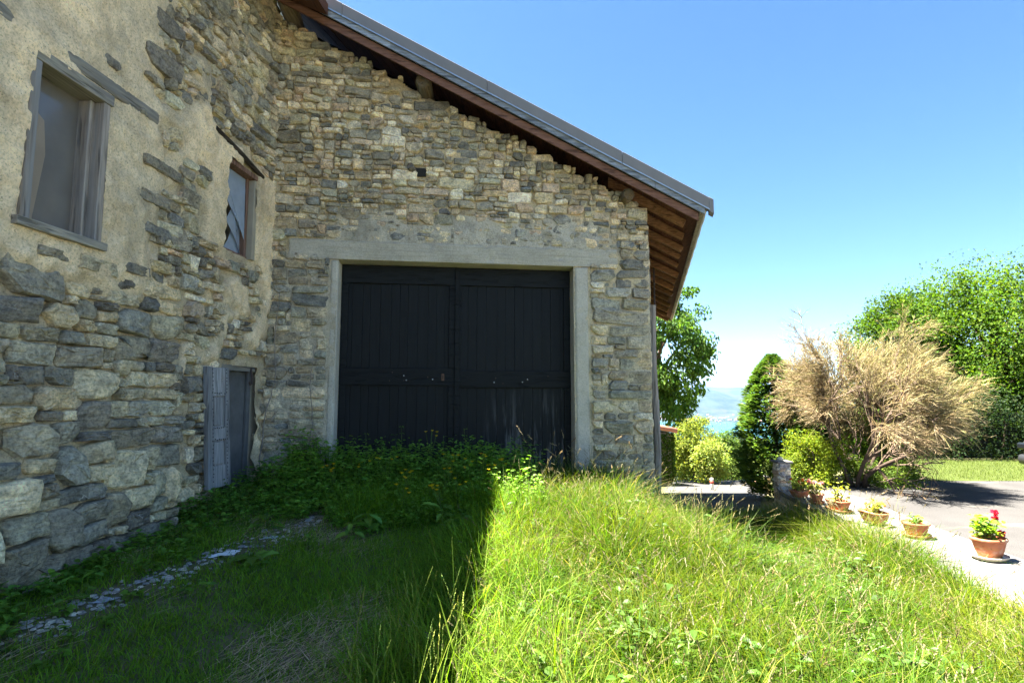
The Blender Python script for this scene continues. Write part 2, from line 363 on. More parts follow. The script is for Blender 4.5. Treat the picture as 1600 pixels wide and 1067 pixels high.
def m_ground():
    t = NT('earth_and_hillside'); L = t.n.new('ShaderNodeVectorMath'); L.operation = 'LENGTH'; t.link(t.pos, L.inputs[0]); r = L.outputs['Value']
    near = t.mix(t.ramp(t.noise(2.5, 5), [(0.4, 0.0), (0.62, 1.0)]), (0.09, 0.11, 0.035), (0.15, 0.125, 0.075))
    near = t.mix(t.ramp(t.noise(40, 3), [(0.5, 0.0), (0.7, 0.5)]), near, (0.14, 0.115, 0.07))
    wood = t.mix(t.ramp(t.noise(0.0045, 8, 0.7), [(0.45, 0.0), (0.55, 1.0)]), (0.014, 0.023, 0.014), (0.028, 0.040, 0.020))
    fields = t.ramp(t.noise(0.0016, 5, 0.6, t.vec((1, 0.5, 1))), [(0.54, 0.0), (0.6, 1.0)])
    far = t.mix(fields, wood, t.mix(t.noise(0.004, 2), (0.022, 0.032, 0.02), (0.045, 0.046, 0.035)))
    bare = t.ramp(t.noise(0.0028, 5, 0.65, t.vec((1, 0.4, 2))), [(0.66, 0.0), (0.70, 1.0)])
    far = t.mix(bare, far, (0.10, 0.098, 0.093))
    f = t.ramp(t.math('DIVIDE', r, 200), [(0.2, 0.0), (0.6, 1.0)])
    return t.fin(t.mix(f, near, far), 0.95, 0.1, t.bump(t.noise(30, 5), 0.5, 0.03))
gr = npobj('ground', np.stack([GX, GY, GZ], -1).reshape(-1, 3), GF, m_ground(), None, None, True, False); tag(gr, kind='structure')
def m_water():
    t = NT('turquoise_lake_water'); return t.fin(t.mix(t.noise(0.002, 3), (0.012, 0.085, 0.095), (0.02, 0.11, 0.115)), 0.25, 0.5, t.bump(t.noise(0.08, 3), 0.1, 0.5))
ang = np.linspace(-60, 60, 49) * math.pi / 180; ra = [3900, 5500, 7200]
LV = [(r * math.sin(a), r * math.cos(a), -330.0) for r in ra for a in ang]
LF = [(i * 49 + k, i * 49 + k + 1, (i + 1) * 49 + k + 1, (i + 1) * 49 + k) for i in range(2) for k in range(48)]
tag(npobj('lake', LV, [np.array(LF)], m_water()), kind='structure')

# driveway, white wall top, road, lawn as sheets over the ground
def sheet(name, xs_fn, ys, n, mat, lift, kind='structure', zfix=None):
    V = []; 
    for y in ys:
        x0, x1 = xs_fn(y)
        for k in range(n):
            x = x0 + (x1 - x0) * k / (n - 1); V.append((x, y, (float(ground(x, y)) if zfix is None else zfix) + lift))
    F = [(i * n + k, i * n + k + 1, (i + 1) * n + k + 1, (i + 1) * n + k) for i in range(len(ys) - 1) for k in range(n - 1)]
    return tag(npobj(name, V, [np.array(F)], mat, None, None, True, False), kind=kind)
def m_gravel(name, a, b):
    t = NT(name); v = t.voro(55, None, 'F1', 'Color'); n = t.noise(1.2, 5, 0.6)
    c = t.mix(t.noise(90, 3), a, b); c = t.mix(t.ramp(n, [(0.4, 0.0), (0.7, 0.35)]), c, tuple(q * 0.6 for q in a))
    c = t.mix(t.ramp(t.noise(0.9, 4, 0.6, t.vec((1, 3, 1))), [(0.6, 0.0), (0.7, 0.5)]), c, (0.20, 0.17, 0.12))
    return t.fin(c, 0.95, 0.1, t.bump(t.voro(70), 0.5, 0.015))
MAT['gravel'] = m_gravel('pale_gravel', (0.043, 0.042, 0.041), (0.078, 0.076, 0.074))
MAT['asphalt'] = m_gravel('old_grey_asphalt', (0.052, 0.052, 0.051), (0.088, 0.087, 0.085))
sheet('driveway', lambda y: (float(wall_x(min(y, 9.2))) + 0.9, 18.0), np.linspace(-4, 11.0, 40), 14, 'gravel', 0.03, zfix=-0.04)
sheet('yard', lambda y: (-2.6, 3.4), np.linspace(-16, 0.9, 30), 8, 'gravel', 0.012)  # unseen gravel added behind the camera to bounce sunlight onto the walls
sheet('yard', lambda y: (3.4, 18.0), np.linspace(-16, -3.995, 12), 8, 'gravel', 0.03, zfix=-0.04)  # right-hand part of the added bounce gravel
def bank_x(y): return 4.85 + 0.58 * (y - 9.28)
sheet('lawn', lambda y: (max(6.5, bank_x(y) + 1.0), 18.0), np.linspace(10.33, 13.4, 20), 10,
      (lambda: (lambda t: t.fin(t.mix(t.noise(6, 5), (0.045, 0.062, 0.014), (0.07, 0.09, 0.022)), 0.9, 0.1, t.bump(t.noise(90, 4), 0.8, 0.03)))(NT('mown_lawn')))(), 0.034, zfix=-0.04)
sheet('road', lambda y: (0.262 * y + 0.35, 0.262 * y + 0.35 + max(1.5, 1.2 + 0.22 * (y - 9))), np.linspace(10.4, 31, 50), 9, 'asphalt', 0.02)
sheet('verge', lambda y: (0.25 * y, 0.25 * y + 10), np.linspace(31, 34, 6), 9, 'gravel', 0.015)
# low retaining wall with a white top that the pots stand on, in slabs
rw = empty('low_retaining_wall', (3.9, 5.5, 0), 'low white concrete retaining wall carrying the terracotta pots', 'wall')
ysl = [-1.0, 0.6, 2.2, 3.9, 5.4, 6.8, 8.1, 9.28]
for i in range(len(ysl) - 1):
    y0, y1 = ysl[i] + 0.006, ysl[i + 1] - 0.006; m = MB(); top = 0.008 + rnd.uniform(-0.004, 0.004)
    x0, x1 = float(wall_x(y0)), float(wall_x(y1))
    m.hexa([(x0, y0, -0.07), (x0 + 1.05, y0, -0.07), (x1 + 1.0, y1, -0.07), (x1, y1, -0.07), (x0, y0, top), (x0 + 1.05, y0, top - 0.005), (x1 + 1.0, y1, top), (x1, y1, top)])
    m.obj('coping_slab', 'slab', rw, bevel=0.006)
m = MB(); x0, x1 = float(wall_x(-1)), float(wall_x(9.28))
m.hexa([(x0 + 0.03, -1, -0.8), (x0 + 0.4, -1, -0.8), (x1 + 0.4, 9.27, -0.8), (x1 + 0.03, 9.27, -0.8), (x0 + 0.03, -1, -0.06), (x0 + 0.4, -1, -0.06), (x1 + 0.4, 9.27, -0.06), (x1 + 0.03, 9.27, -0.06)])
m.obj('wall_face', 'jamb', rw)

# ------------------------------------------------------------------ stones
def pack(u0, u1, z0, z1, wr, hr, rg, accept):
    """random rubble: fill from the lowest gap upward; returns (u, z, w, h)"""
    sky_ = [[u0, u1, z0]]; out = []
    for _ in range(6000):
        i = min(range(len(sky_)), key=lambda k: sky_[k][2]); a, b, z = sky_[i]
        if z >= z1: break
        W = b - a; h = rg.uniform(*hr) * rg.choice((0.7, 1, 1, 1.25)); w = h * rg.uniform(*wr)
        if W < w * 1.5: w = W
        nb = [sky_[k][2] for k in (i - 1, i + 1) if 0 <= k < len(sky_)]
        for t in nb:
            if abs(z + h - t) < 0.45 * h: h = t - z
        if w < hr[0] * 0.7 and nb: h = max(0.02, min(nb) - z)
        h = min(max(h, 0.02), w * 1.6 + 0.02)
        out.append((a, z, w, h)) if accept(a, z, w, h) else None
        seg = [[a, a + w, z + h]]
        if b - (a + w) > 1e-4: seg.append([a + w, b, z])
        sky_[i:i + 1] = seg
        j = 0
        while j < len(sky_) - 1:
            if abs(sky_[j][2] - sky_[j + 1][2]) < 0.012: sky_[j][1] = sky_[j + 1][1]; del sky_[j + 1]
            else: j += 1
    return out
def stone_geo(F, cu, cz, w, h, proud, base, rg, N=12, gap=0.004, rings=None, rot=None, rough=0.12):
    """irregular broken block: jittered, chipped outline, bevelled, with an uneven face"""
    a, b = max(w / 2 - gap, 0.008), max(h / 2 - gap, 0.008); m = min(a, b); P = []
    cor = [(-a, -b), (a, -b), (a, b), (-a, b)]
    for k in range(4):
        x, y = cor[k]; x2, y2 = cor[(k + 1) % 4]; x0, y0 = cor[k - 1]; t = rg.random()
        c = m * (rg.uniform(0.12, 0.45) if t < 0.65 else rg.uniform(0.45, 0.95)) * (1 + rough)
        L0 = math.hypot(x0 - x, y0 - y); L1 = math.hypot(x2 - x, y2 - y)
        P.append((x + (x0 - x) / L0 * min(c, L0 * 0.45), y + (y0 - y) / L0 * min(c, L0 * 0.45)))
        if t < 0.65 and m > 0.02: P.append((x * 0.95 + rg.uniform(-0.1, 0.05) * c, y * 0.95))
        P.append((x + (x2 - x) / L1 * min(c * rg.uniform(0.7, 1.3), L1 * 0.45), y + (y2 - y) / L1 * min(c, L1 * 0.45)))
        for q in range(int(L1 / (m * 1.5)) if N > 12 else int(L1 > m * 3.2)):
            f = (q + 1) / (int(L1 / (m * 1.5)) + 1) if N > 12 else 0.5; f = 0.25 + 0.5 * f
            P.append((x + (x2 - x) * f, y + (y2 - y) * f))
    ctr = [math.atan2(q[1], q[0] * b / a) for q in P]; P = [q for _, q in sorted(zip(ctr, P))]
    P = [(x * (1 - rg.uniform(-0.03, 0.09)) + rg.uniform(-1, 1) * rough * 0.22 * m, y * (1 - rg.uniform(-0.03, 0.11)) + rg.uniform(-1, 1) * rough * 0.22 * m) for x, y in P]
    n = len(P); ro = rg.uniform(-0.10, 0.10) if rot is None else rot; ca, sa = math.cos(ro), math.sin(ro)
    tu, tz = rg.uniform(-0.28, 0.28), rg.uniform(-0.28, 0.28); ox, oy = rg.uniform(-0.2, 0.2) * a, rg.uniform(-0.2, 0.2) * b
    RG = ((1.0, -1), (1.0, 0.30), (rg.uniform(0.86, 0.95), 0.85), (0.55, 1.0)) if N <= 12 else ((1.0, -1), (1.0, 0.25), (0.965, 0.62), (rg.uniform(0.84, 0.92), 0.92), (0.6, 1.0), (0.3, 1.02))
    V = []
    for sc, dp in RG:
        for x, y in P:
            x_ = x * sc + ox * (1 - sc); y_ = y * sc + oy * (1 - sc)
            if sc < 1: x_ += rg.uniform(-0.05, 0.05) * m; y_ += rg.uniform(-0.05, 0.05) * m
            d = base - 0.07 if dp < 0 else base + dp * proud + (dp > 0.4) * (max(-0.4 * proud, min(0.4 * proud, tu * x_ + tz * y_)) + rg.uniform(-0.16, 0.16) * proud)
            V.append(F(cu + x_ * ca - y_ * sa, cz + x_ * sa + y_ * ca, d))
    k_ = len(RG); V.append(F(cu + ox * ca - oy * sa, cz + ox * sa + oy * ca, base + proud * rg.uniform(0.9, 1.15)))
    Q = [(i * n + k, i * n + (k + 1) % n, (i + 1) * n + (k + 1) % n, (i + 1) * n + k) for i in range(k_ - 1) for k in range(n)]
    T = [((k_ - 1) * n + k, (k_ - 1) * n + (k + 1) % n, k_ * n) for k in range(n)]
    return np.array(V), Q, T
BIGR = ((1.0, -0.08), (1.0, 0.2), (0.97, 0.55), (0.9, 0.85), (0.72, 1.0), (0.42, 1.05))
def emit_stones(items, F, parent, limit, weight):
    """items: (cu, cz, w, h, proud, base, colour, N, rings, rot, rough); the largest become objects, the rest one part"""
    items.sort(key=lambda t: -t[2] * t[3] * weight(t)); rest = MB()
    for q, (cu, cz, w, h, proud, base, col, N, rings, rot, rough) in enumerate(items):
        rg = random.Random(q * 31 + 5); V, Q, T = stone_geo(F, cu, cz, w, h, proud, base, rg, N, rings=rings, rot=rot, rough=rough)
        if len(rings) > 4:      # large blocks: broken relief
            nn = fbm(V[:, 0] * 9, V[:, 1] * 9, V[:, 2] * 9, 3, 3)[:, None] * 0.02; V = V + nn * (F(0, 0, 1) - F(0, 0, 0))
        if q < limit: npobj('stone', V, [np.array(Q), np.array(T)], 'stone', parent, np.tile(col, (len(V), 1)), len(rings) > 4 and rg.random() < 0.5)
        else: rest.add(V, Q + T, col)
    if rest.n:
        o = rest.obj('small_stones', 'stone', parent, False); o['kind'] = 'stuff'
def pick(rg, pal):
    c = rg.choice(pal); k = rg.uniform(0.8, 1.22); w = rg.uniform(-0.05, 0.05)
    return (c[0] * k * (1 + w), c[1] * k, c[2] * k * (1 - w))
TAN = [(0.36, 0.29, 0.18), (0.30, 0.245, 0.16), (0.25, 0.215, 0.15), (0.17, 0.16, 0.125), (0.45, 0.39, 0.28), (0.22, 0.205, 0.16), (0.29, 0.265, 0.17), (0.35, 0.265, 0.185), (0.38, 0.32, 0.20), (0.125, 0.125, 0.115)]
GREY = [(0.21, 0.20, 0.175), (0.16, 0.16, 0.15), (0.29, 0.27, 0.22), (0.125, 0.13, 0.13), (0.15, 0.152, 0.145), (0.25, 0.22, 0.17), (0.18, 0.185, 0.165), (0.34, 0.32, 0.27)]
BIG = [(0.165, 0.163, 0.148), (0.22, 0.215, 0.18), (0.28, 0.265, 0.21), (0.115, 0.115, 0.115), (0.135, 0.135, 0.13), (0.34, 0.31, 0.24), (0.195, 0.185, 0.155)]

TAN = [tuple(0.70 * v + 0.30 * (c[0] + c[1] + c[2]) / 3 * f for v, f in zip(c, (1.04, 1.0, 0.93))) for c in TAN]
BIG = [(c[0] * 1.07, c[1] * 1.0, c[2] * 0.88) for c in BIG]
GREY = [(c[0] * 1.05, c[1] * 1.0, c[2] * 0.92) for c in GREY]
def wall_sheet(name, F, us, zs, dfun, cfun, keep, parent, mat='mortar'):
    U, Z = np.meshgrid(us, zs, indexing='ij'); D = dfun(U, Z); col = cfun(U, Z)
    V = F(0, 0, 0)[None, None, :] + (F(1, 0, 0) - F(0, 0, 0)) * U[..., None] + (F(0, 0, 1) - F(0, 0, 0)) * D[..., None] + UP * Z[..., None]
    nu, nz = U.shape; id_ = np.arange(nu * nz).reshape(nu, nz)
    F4 = np.stack([id_[:-1, :-1], id_[1:, :-1], id_[1:, 1:], id_[:-1, 1:]], -1).reshape(-1, 4)
    cu = (U[:-1, :-1] + U[1:, 1:]).ravel() / 2; cz = (Z[:-1, :-1] + Z[1:, 1:]).ravel() / 2
    F4 = F4[keep(cu, cz)]; used = np.unique(F4); mp = np.zeros(nu * nz, int); mp[used] = np.arange(len(used))
    return npobj(name, V.reshape(-1, 3)[used], mp[F4], mat, parent, col.reshape(-1, 3)[used], True, False)

# ------------------------------------------------------------------ barn with the garage door
barn = empty('stone_barn', tuple(Wf(2.5, 0.55, -2)), 'rubble stone barn with black double door, concrete lintel and metal edged roof', 'barn')
OP0, OP1, OPT = 0.86, 3.98, 3.335
def cement(u, z):      # grey cement smeared over the masonry above the lintel and on the piers
    a = sstep(3.5, 3.6, z) * sstep(4.12, 3.75, z + 0.25 * fbm(u * 1.6, z * 2, s=21)) * sstep(0.2, 1.2, u) * sstep(4.9, 4.2, u)
    b = sstep(3.5, 3.3, z) * 0.55 * (u < 2.5)
    return np.maximum(a, b)
def mort_d(u, z): return -0.002 - 0.014 * sstep(3.9, 4.3, z) + 0.022 * fbm(u * 6, z * 6, s=31) + 0.014 * fbm(u * 22, z * 22, s=33, o=3) + 0.014 * sstep(0.3, 0.8, cement(u, z)) * (z > 3.45) + 0.012 * sstep(0.1, 0.5, fbm(u * 0.9, z * 0.9, s=36))
def mort_c(u, z):
    k = np.clip(cement(u, z), 0, 1)[..., None]; w = sstep(2.2, 4.2, z)[..., None]
    tan = np.array((0.46, 0.385, 0.25)) * w + np.array((0.43, 0.385, 0.29)) * (1 - w)
    return tan * (1 - k) + np.array((0.38, 0.36, 0.305)) * k
topline = lambda u: CAPU(u) - 0.33
front = wall_sheet('front_wall', Wf, np.arange(-0.02, 5.06, 0.03), np.arange(0.1, 6.6, 0.03), mort_d, mort_c,
                   lambda u, z: (~((u > OP0) & (u < OP1) & (z < OPT))) & (z < topline(u) - 0.10 + 0.05 * np.sin(u * 9)), barn)
m = MB()
m.fbox(Wf, 0, OP0 - 0.01, 0.0, 3.6, -0.5, -0.05); m.fbox(Wf, OP1 + 0.01, 5.04, 0.0, 3.6, -0.5, -0.05)
pts = [(0, 3.6), (5.04, 3.6), (5.04, float(topline(5.04)) - 0.06), (0, float(topline(0)) - 0.06)]
m.hexa([Wf(0, 3.6, -0.05), Wf(5.04, 3.6, -0.05), Wf(5.04, 3.6, -0.5), Wf(0, 3.6, -0.5)] + [Wf(u, z, d) for u, z, d in ((0, pts[3][1], -0.05), (5.04, pts[2][1], -0.05), (5.04, pts[2][1], -0.5), (0, pts[3][1], -0.5))])
m.obj('wall_core', 'render', barn)
m = MB()   # side wall towards the track
p0 = Wf(5.035, 0, -0.02); p1 = p0 + EAVE * 10.6; nrm = np.array((-EAVE[1], EAVE[0], 0)) * 0.45
m.hexa([p + UP * z for z in (-2.5, 4.05) for p in (p0, p1, p1 + nrm, p0 + nrm)]); m.obj('side_wall', 'render', barn)
m = MB(); w0 = Wf(-0.12, 0, -0.02); w1_ = w0 + EAVE * 10.9; m.hexa([v + UP * z for z in (-2.5, 6.75) for v in (w0, w1_, w1_ - DF * 0.3, w0 - DF * 0.3)]); m.obj('inner_wall', 'render', barn)
m = MB(); q0 = Wf(-0.1, 0, -0.02) + EAVE * 10.6; q1 = p1 + np.array((0, 0, 0.0))
m.hexa([v + UP * z for v, z in ((q0, -2.5), (q1, -2.5), (q1 + EAVE * 0.4, -2.5), (q0 + EAVE * 0.4, -2.5), (q0, 6.6), (q1, 4.1), (q1 + EAVE * 0.4, 4.1), (q0 + EAVE * 0.4, 6.6))]); m.obj('back_wall', 'render', barn)
items = []
def add_region(u0, u1, z0, z1, wr, hr, seed, palf, acc=lambda *a: True, N=12):
    rg = random.Random(seed)
    for (a, z, w, h) in pack(u0, u1, z0, z1, wr, hr, rg, acc):
        cu, cz = a + w / 2, z + h / 2; ce = float(cement(cu, cz)); md = float(mort_d(np.array(cu), np.array(cz)))
        pr = rg.uniform(0.026, 0.070) * (1 - 0.45 * ce * (cz > 3.5))
        if ce > 0.7 and cz > 3.55 and rg.random() < 0.15: continue
        items.append((cu, cz, w, h, pr, -0.012, pick(rg, palf(cu, cz, rg)), N, ((1.0, -0.06), (1.0, 0.25), (0.93, 0.75), (0.72, 1.0)), None, 0.16))
def palf(u, z, rg): return TAN if rg.random() < float(sstep(3.0, 4.3, z)) * 0.85 + 0.12 else GREY
add_region(0, 5.05, 3.605, 6.7, (0.95, 2.5), (0.05, 0.135), 11, palf, lambda a, z, w, h: z + h < float(topline(a + w)) + 0.04)
add_region(0.0, OP0 - 0.11, 0.1, 3.33, (1.1, 2.6), (0.06, 0.165), 12, palf)
add_region(0.0, 0.21, 3.34, 3.6, (1.0, 1.8), (0.07, 0.11), 13, palf)
add_region(4.20, 5.05, 0.1, 3.33, (1.3, 3.0), (0.075, 0.19), 14, palf)
add_region(4.62, 5.05, 3.34, 3.6, (1.2, 2.8), (0.09, 0.15), 15, palf)
hole = (1.83, 4.55)
items = [t for t in items if not (abs(t[0] - hole[0]) < 0.14 and abs(t[1] - hole[1]) < 0.07)]
emit_stones(items, Wf, front, 300, lambda t: 1)
m = MB(); m.hexa([Wf(-0.1, 6.0, -0.30), Wf(4.6, 3.9, -0.30), Wf(4.6, 3.9, -0.34), Wf(-0.1, 6.0, -0.34)] + [Wf(u, float(CAPU(u)) - 0.215, d) for u, d in ((-0.1, -0.30), (4.6, -0.30), (4.6, -0.34), (-0.1, -0.34))]); m.obj('gable_board', 'shadeboard', barn)  # near-black as well: the shade of the gap is in the colour
# stones of the side wall towards the track
NS = np.array((EAVE[1], -EAVE[0], 0))
def Wd(u, z, d=0.0): return p0 + EAVE * u + NS * d + UP * z
sitems = []; rg = random.Random(19)
for (a, z, w, h) in pack(0.02, 7.0, -1.2, 3.95, (1.2, 2.8), (0.14, 0.30), rg, lambda *q: True):
    sitems.append((a + w / 2, z + h / 2, w, h, rg.uniform(0.012, 0.032), 0.0, pick(rg, GREY if rg.random() < 0.6 else TAN), 12, (0, 0, 0, 0), None, 0.16))
emit_stones(sitems, Wd, [o for o in barn.children if o.name.startswith('side_wall')][0], 0, lambda t: 1)
# dark putlog hole with a stub of timber
m = MB(); m.fbox(Wf, 1.72, 1.96, 4.50, 4.61, -0.02, 0.012); m.obj('putlog_hole', 'black', barn)
m = MB(); m.tube([Wf(1.83, 4.53, -0.1), Wf(1.75, 4.60, 0.10)], [0.045, 0.05], 7, (0.25, 0.2, 0.13)); m.obj('timber_stub', 'oldbeam', barn)
# concrete surround
def rough_slab(name, mat, u0, u1, z0, z1, d):
    g = 0.012; m = MB(); m.fbox(Wf, u0 + g * (u0 != OP1), u1 - g * (u1 != OP0), z0, z1 - g, -0.30, d - 0.022); o = m.obj(name, mat, barn, bevel=0.008)
    def dd(U, Z):
        e = np.minimum(np.minimum(U - u0, u1 - U), np.minimum(Z - z0 + 0.02, z1 - Z)) + 0.010 * fbm(U * 16, Z * 16, s=44)
        return d + 0.006 * fbm(U * 4, Z * 16, s=45) + 0.004 * fbm(U * 30, Z * 30, s=46, o=2) - 0.035 * sstep(0.022, -0.004, e) - 0.010 * sstep(0.35, 0.5, fbm(U * 5, Z * 7, s=47))
    sh_ = wall_sheet('face', Wf, np.arange(u0, u1 + 0.001, (u1 - u0) / max(8, round((u1 - u0) / 0.02))), np.linspace(z0, z1, max(8, int((z1 - z0) / 0.02))), dd, lambda U, Z: np.ones(U.shape + (3,)) * 0.4, lambda u, z: u > -9, o, mat); return o
lin = rough_slab('lintel', 'lintel', 0.22, 4.61, OPT, 3.60, 0.022)
rough_slab('jamb', 'jamb', OP0 - 0.10, OP0, 0.1, OPT - 0.002, 0.014)
rough_slab('jamb', 'jamb', OP1, OP1 + 0.20, 0.1, OPT - 0.002, 0.018)
# the two door leaves, each of planks, rails and stiles
MID = 2.40; DB = -0.27
for li, (a, b) in enumerate(((OP0 + 0.005, MID - 0.008), (MID + 0.008, OP1 - 0.005))):
    leaf = empty('door_leaf', tuple(Wf((a + b) / 2, 0.62, DB)), None, None); leaf.parent = barn; leaf.location = Vector(Wf((a + b) / 2, 0.62, DB)) - WLOC[barn.name]
    rg = random.Random(40 + li); n = 12; ed = np.linspace(a + 0.02, b - 0.02, n + 1); ed[1:-1] += [rg.uniform(-0.015, 0.015) for _ in range(n - 1)]
    m = MB(); m.fbox(Wf, a if li == 0 else MID - 0.02, b if li else MID - 0.022, 0.2, OPT - 0.002, DB - 0.07, DB - 0.032); m.obj('backing', 'tarred', leaf)
    for k in range(n):
        for z0, z1 in ((0.36, 1.74), (1.90, 3.14)):
            m = MB(); dd = rg.uniform(-0.004, 0.004); m.fbox(Wf, ed[k] + 0.0012, ed[k + 1] - 0.0012, z0, z1, DB - 0.03, DB + dd); m.obj('plank', 'tarplank', leaf, bevel=0.0015)
    zr = 1.735 if li == 0 else 1.705
    m = MB(); m.fbox(Wf, a, b, zr - 0.02, zr + 0.21, DB - 0.028, DB + 0.035); m.obj('rail', 'tarred', leaf, bevel=0.005)
    m = MB(); m.fbox(Wf, a, b, 3.08, OPT - 0.012, DB - 0.028, DB + 0.035); m.obj('rail', 'tarred', leaf, bevel=0.005)
    m = MB(); m.fbox(Wf, a, b, 0.36, 0.54, DB - 0.028, DB + 0.035); m.obj('rail', 'tarred', leaf, bevel=0.005)
    su = (b - 0.10, b) if li == 0 else (a, a + 0.05)
    for z0, z1 in ((0.542, zr - 0.022), (zr + 0.212, 3.078)):
        m = MB(); m.fbox(Wf, su[0], su[1], z0, z1, DB - 0.026, DB + 0.030); m.obj('stile', 'tarred', leaf, bevel=0.004)
        so = (a, a + 0.09) if li == 0 else (b - 0.09, b)
        m = MB(); m.fbox(Wf, so[0], so[1], z0, z1, DB - 0.026, DB + 0.028); m.obj('stile', 'tarred', leaf, bevel=0.004)
    for k in range(7):
        u = a + 0.12 + (b - a - 0.3) * rg.random(); z = zr + 0.095 + rg.uniform(-0.06, 0.06)
        m = MB(); m.lathe([(0.0001, 0), (0.009, 0), (0.007, 0.006), (0.0001, 0.007)], sides=8)
        v = np.concatenate(m.v); v = np.array([Wf(u + q[0], z + q[1], DB + 0.035 + q[2]) for q in v])
        npobj('nail', v, [np.array(f) for f in m.f.values()], MAT['galv'] if k % 2 else MAT['iron'], leaf)
    if li == 0:
        m = MB(); m.fbox(Wf, 2.20, 2.235, 1.78, 1.87, DB + 0.034, DB + 0.042); kp = m.obj('keyhole_plate', 'rustplate', leaf)
        m = MB(); m.fbox(Wf, 2.212, 2.223, 1.80, 1.85, DB + 0.036, DB + 0.044); m.obj('keyhole', 'black', kp)
    else:
        m = MB(); m.fbox(Wf, MID - 0.03, MID + 0.035, 0.37, 3.31, DB + 0.036, DB + 0.058); m.obj('cover_strip', 'tarred', leaf, bevel=0.006)
# roof: in the slope direction u, along the eave direction e
def Rf(u, e, dz, d=0.42): return C0 + DF * u + NF * d + EAVE * e + UP * (float(CAPU(u)) + dz)
def rslab(m, u0, u1, e0, e1, dz0, dz1, d=0.42):
    return m.hexa([Rf(u0, e0, dz0, d), Rf(u1, e0, dz0, d), Rf(u1, e1, dz0, d), Rf(u0, e1, dz0, d), Rf(u0, e0, dz1, d), Rf(u1, e0, dz1, d), Rf(u1, e1, dz1, d), Rf(u0, e1, dz1, d)])
UE = 5.66
m = MB(); rslab(m, -4.6, UE + 0.06, 0.03, 11.4, -0.10, -0.03); roof = m.obj('roof', 'zincdark', barn)
ue = [0.06 + UE]
us = [-1.2, 0.9, 2.75, 4.55, UE + 0.10]
for i in range(4):      # sheet metal verge cap in lengths, with a turned drip edge
    m = MB(); rslab(m, us[i] + 0.002, us[i + 1] - 0.002, -0.035, 0.10, -0.165, 0.0 - 0.002 * (i % 2)); cp = m.obj('verge_cap', 'zinc', roof, bevel=0.006)
    m = MB(); rslab(m, us[i] + 0.004, us[i + 1] - 0.004, -0.045, -0.034, -0.180, -0.163); m.obj('drip_edge', 'galv', roof)
m = MB(); rslab(m, UE + 0.09, UE + 0.155, -0.040, 0.13, -0.20, 0.002); m.obj('cap_end', 'zinc', roof, bevel=0.006)
ub = [-1.2, 1.5, 4.1, 5.0, UE + 0.03]
for i in range(4):
    m = MB(); rslab(m, ub[i] + 0.002, ub[i + 1] - 0.002, -0.015, 0.02, -0.262, -0.17); m.obj('verge_board', 'vergel', barn)
m = MB(); rslab(m, -1.2, UE - 0.06, 0.035, 0.075, -0.385, -0.275); m.obj('verge_board', 'vergeb', barn)
m = MB(); rslab(m, -1.2, UE - 0.05, 0.06, 0.14, -0.30, -0.17); m.obj('verge_board', 'tarred', barn)
rg = random.Random(3)       # roof boards, lengthwise strips seen from below
ed = np.concatenate([[-4.5], np.linspace(-0.25, UE - 0.02, 37)])
for i in range(37):
    m = MB(); rslab(m, ed[i] + 0.002, ed[i + 1] - 0.002, 0.10, 0.52, -0.20 + rg.uniform(-0.003, 0.003), -0.11); m.obj('roof_board', 'shadeboard' if ed[i] < 4.75 else 'soffit', barn)  # boards over the gable coloured near-black for shade, the others red-brown
    if i == 0: continue
    m = MB(); rslab(m, ed[i] + 0.003, ed[i + 1] - 0.003, 0.525, 11.3, -0.20 + rg.uniform(-0.004, 0.004), -0.11); m.obj('roof_board', 'soffit', barn)
EV = [0.75, 1.42, 2.15, 2.75, 3.45, 4.2, 4.95, 5.75, 6.6, 7.5, 8.45, 9.4, 10.4, 11.2]
for e in EV:
    w = rg.uniform(0.10, 0.15); ue_ = UE - rg.uniform(0.06, 0.20); m = MB(); j = rg.uniform(-0.1, 0.1)
    hh = rg.uniform(0.13, 0.18)
    V = [Rf(4.3, e + j, -0.205 - hh), Rf(ue_ - 0.05, e, -0.205 - hh * 0.72), Rf(ue_ - 0.05, e + w, -0.205 - hh * 0.72), Rf(4.3, e + j + w, -0.205 - hh), Rf(4.3, e + j, -0.205), Rf(ue_, e, -0.205), Rf(ue_, e + w, -0.205), Rf(4.3, e + j + w, -0.205)]
    m.hexa(V); m.obj('rafter', 'rafter', barn, bevel=0.012)
m = MB(); rslab(m, UE - 0.03, UE + 0.02, 0.12, 11.3, -0.24, -0.10); m.obj('eave_board', 'grey_wood_h', barn)
P = [Rf(UE + 0.045, e, -0.17 + 0.012 * math.sin(e * 9)) for e in np.linspace(0.1, 11.35, 60)]
m = MB(); m.tube(P, 0.028, 6); m.obj('gutter', 'galv', roof, True)
# purlin ends that poke out of the gable
def purlin(u, z, w, h, d1, seed, ru=0.0):
    rg = random.Random(seed); m = MB(); a = rg.uniform(-0.2, 0.2); V = []
    for d, sc in ((-0.45, 1.0), (d1 - 0.04, 1.0), (d1, 0.86)):
        for k in range(8):
            q = 2 * math.pi * (k + 0.5) / 8 + a; V.append(Wf(u + w / 2 * sc * math.cos(q) * 1.1 + ru * d, z + h / 2 * sc * math.sin(q) * 1.1, d))
    F = [(i * 8 + k, i * 8 + (k + 1) % 8, (i + 1) * 8 + (k + 1) % 8, (i + 1) * 8 + k) for i in range(2) for k in range(8)] + [tuple(range(16, 24))]
    m.add(V, F); return m.obj('purlin', 'oldbeam', barn)
purlin(1.93, 5.72, 0.19, 0.19, 0.24, 1, -0.1); purlin(4.72, 4.33, 0.16, 0.17, 0.18, 2); purlin(0.16, 6.62, 0.20, 0.22, 0.33, 4); purlin(3.25, 5.02, 0.14, 0.14, 0.0, 5)
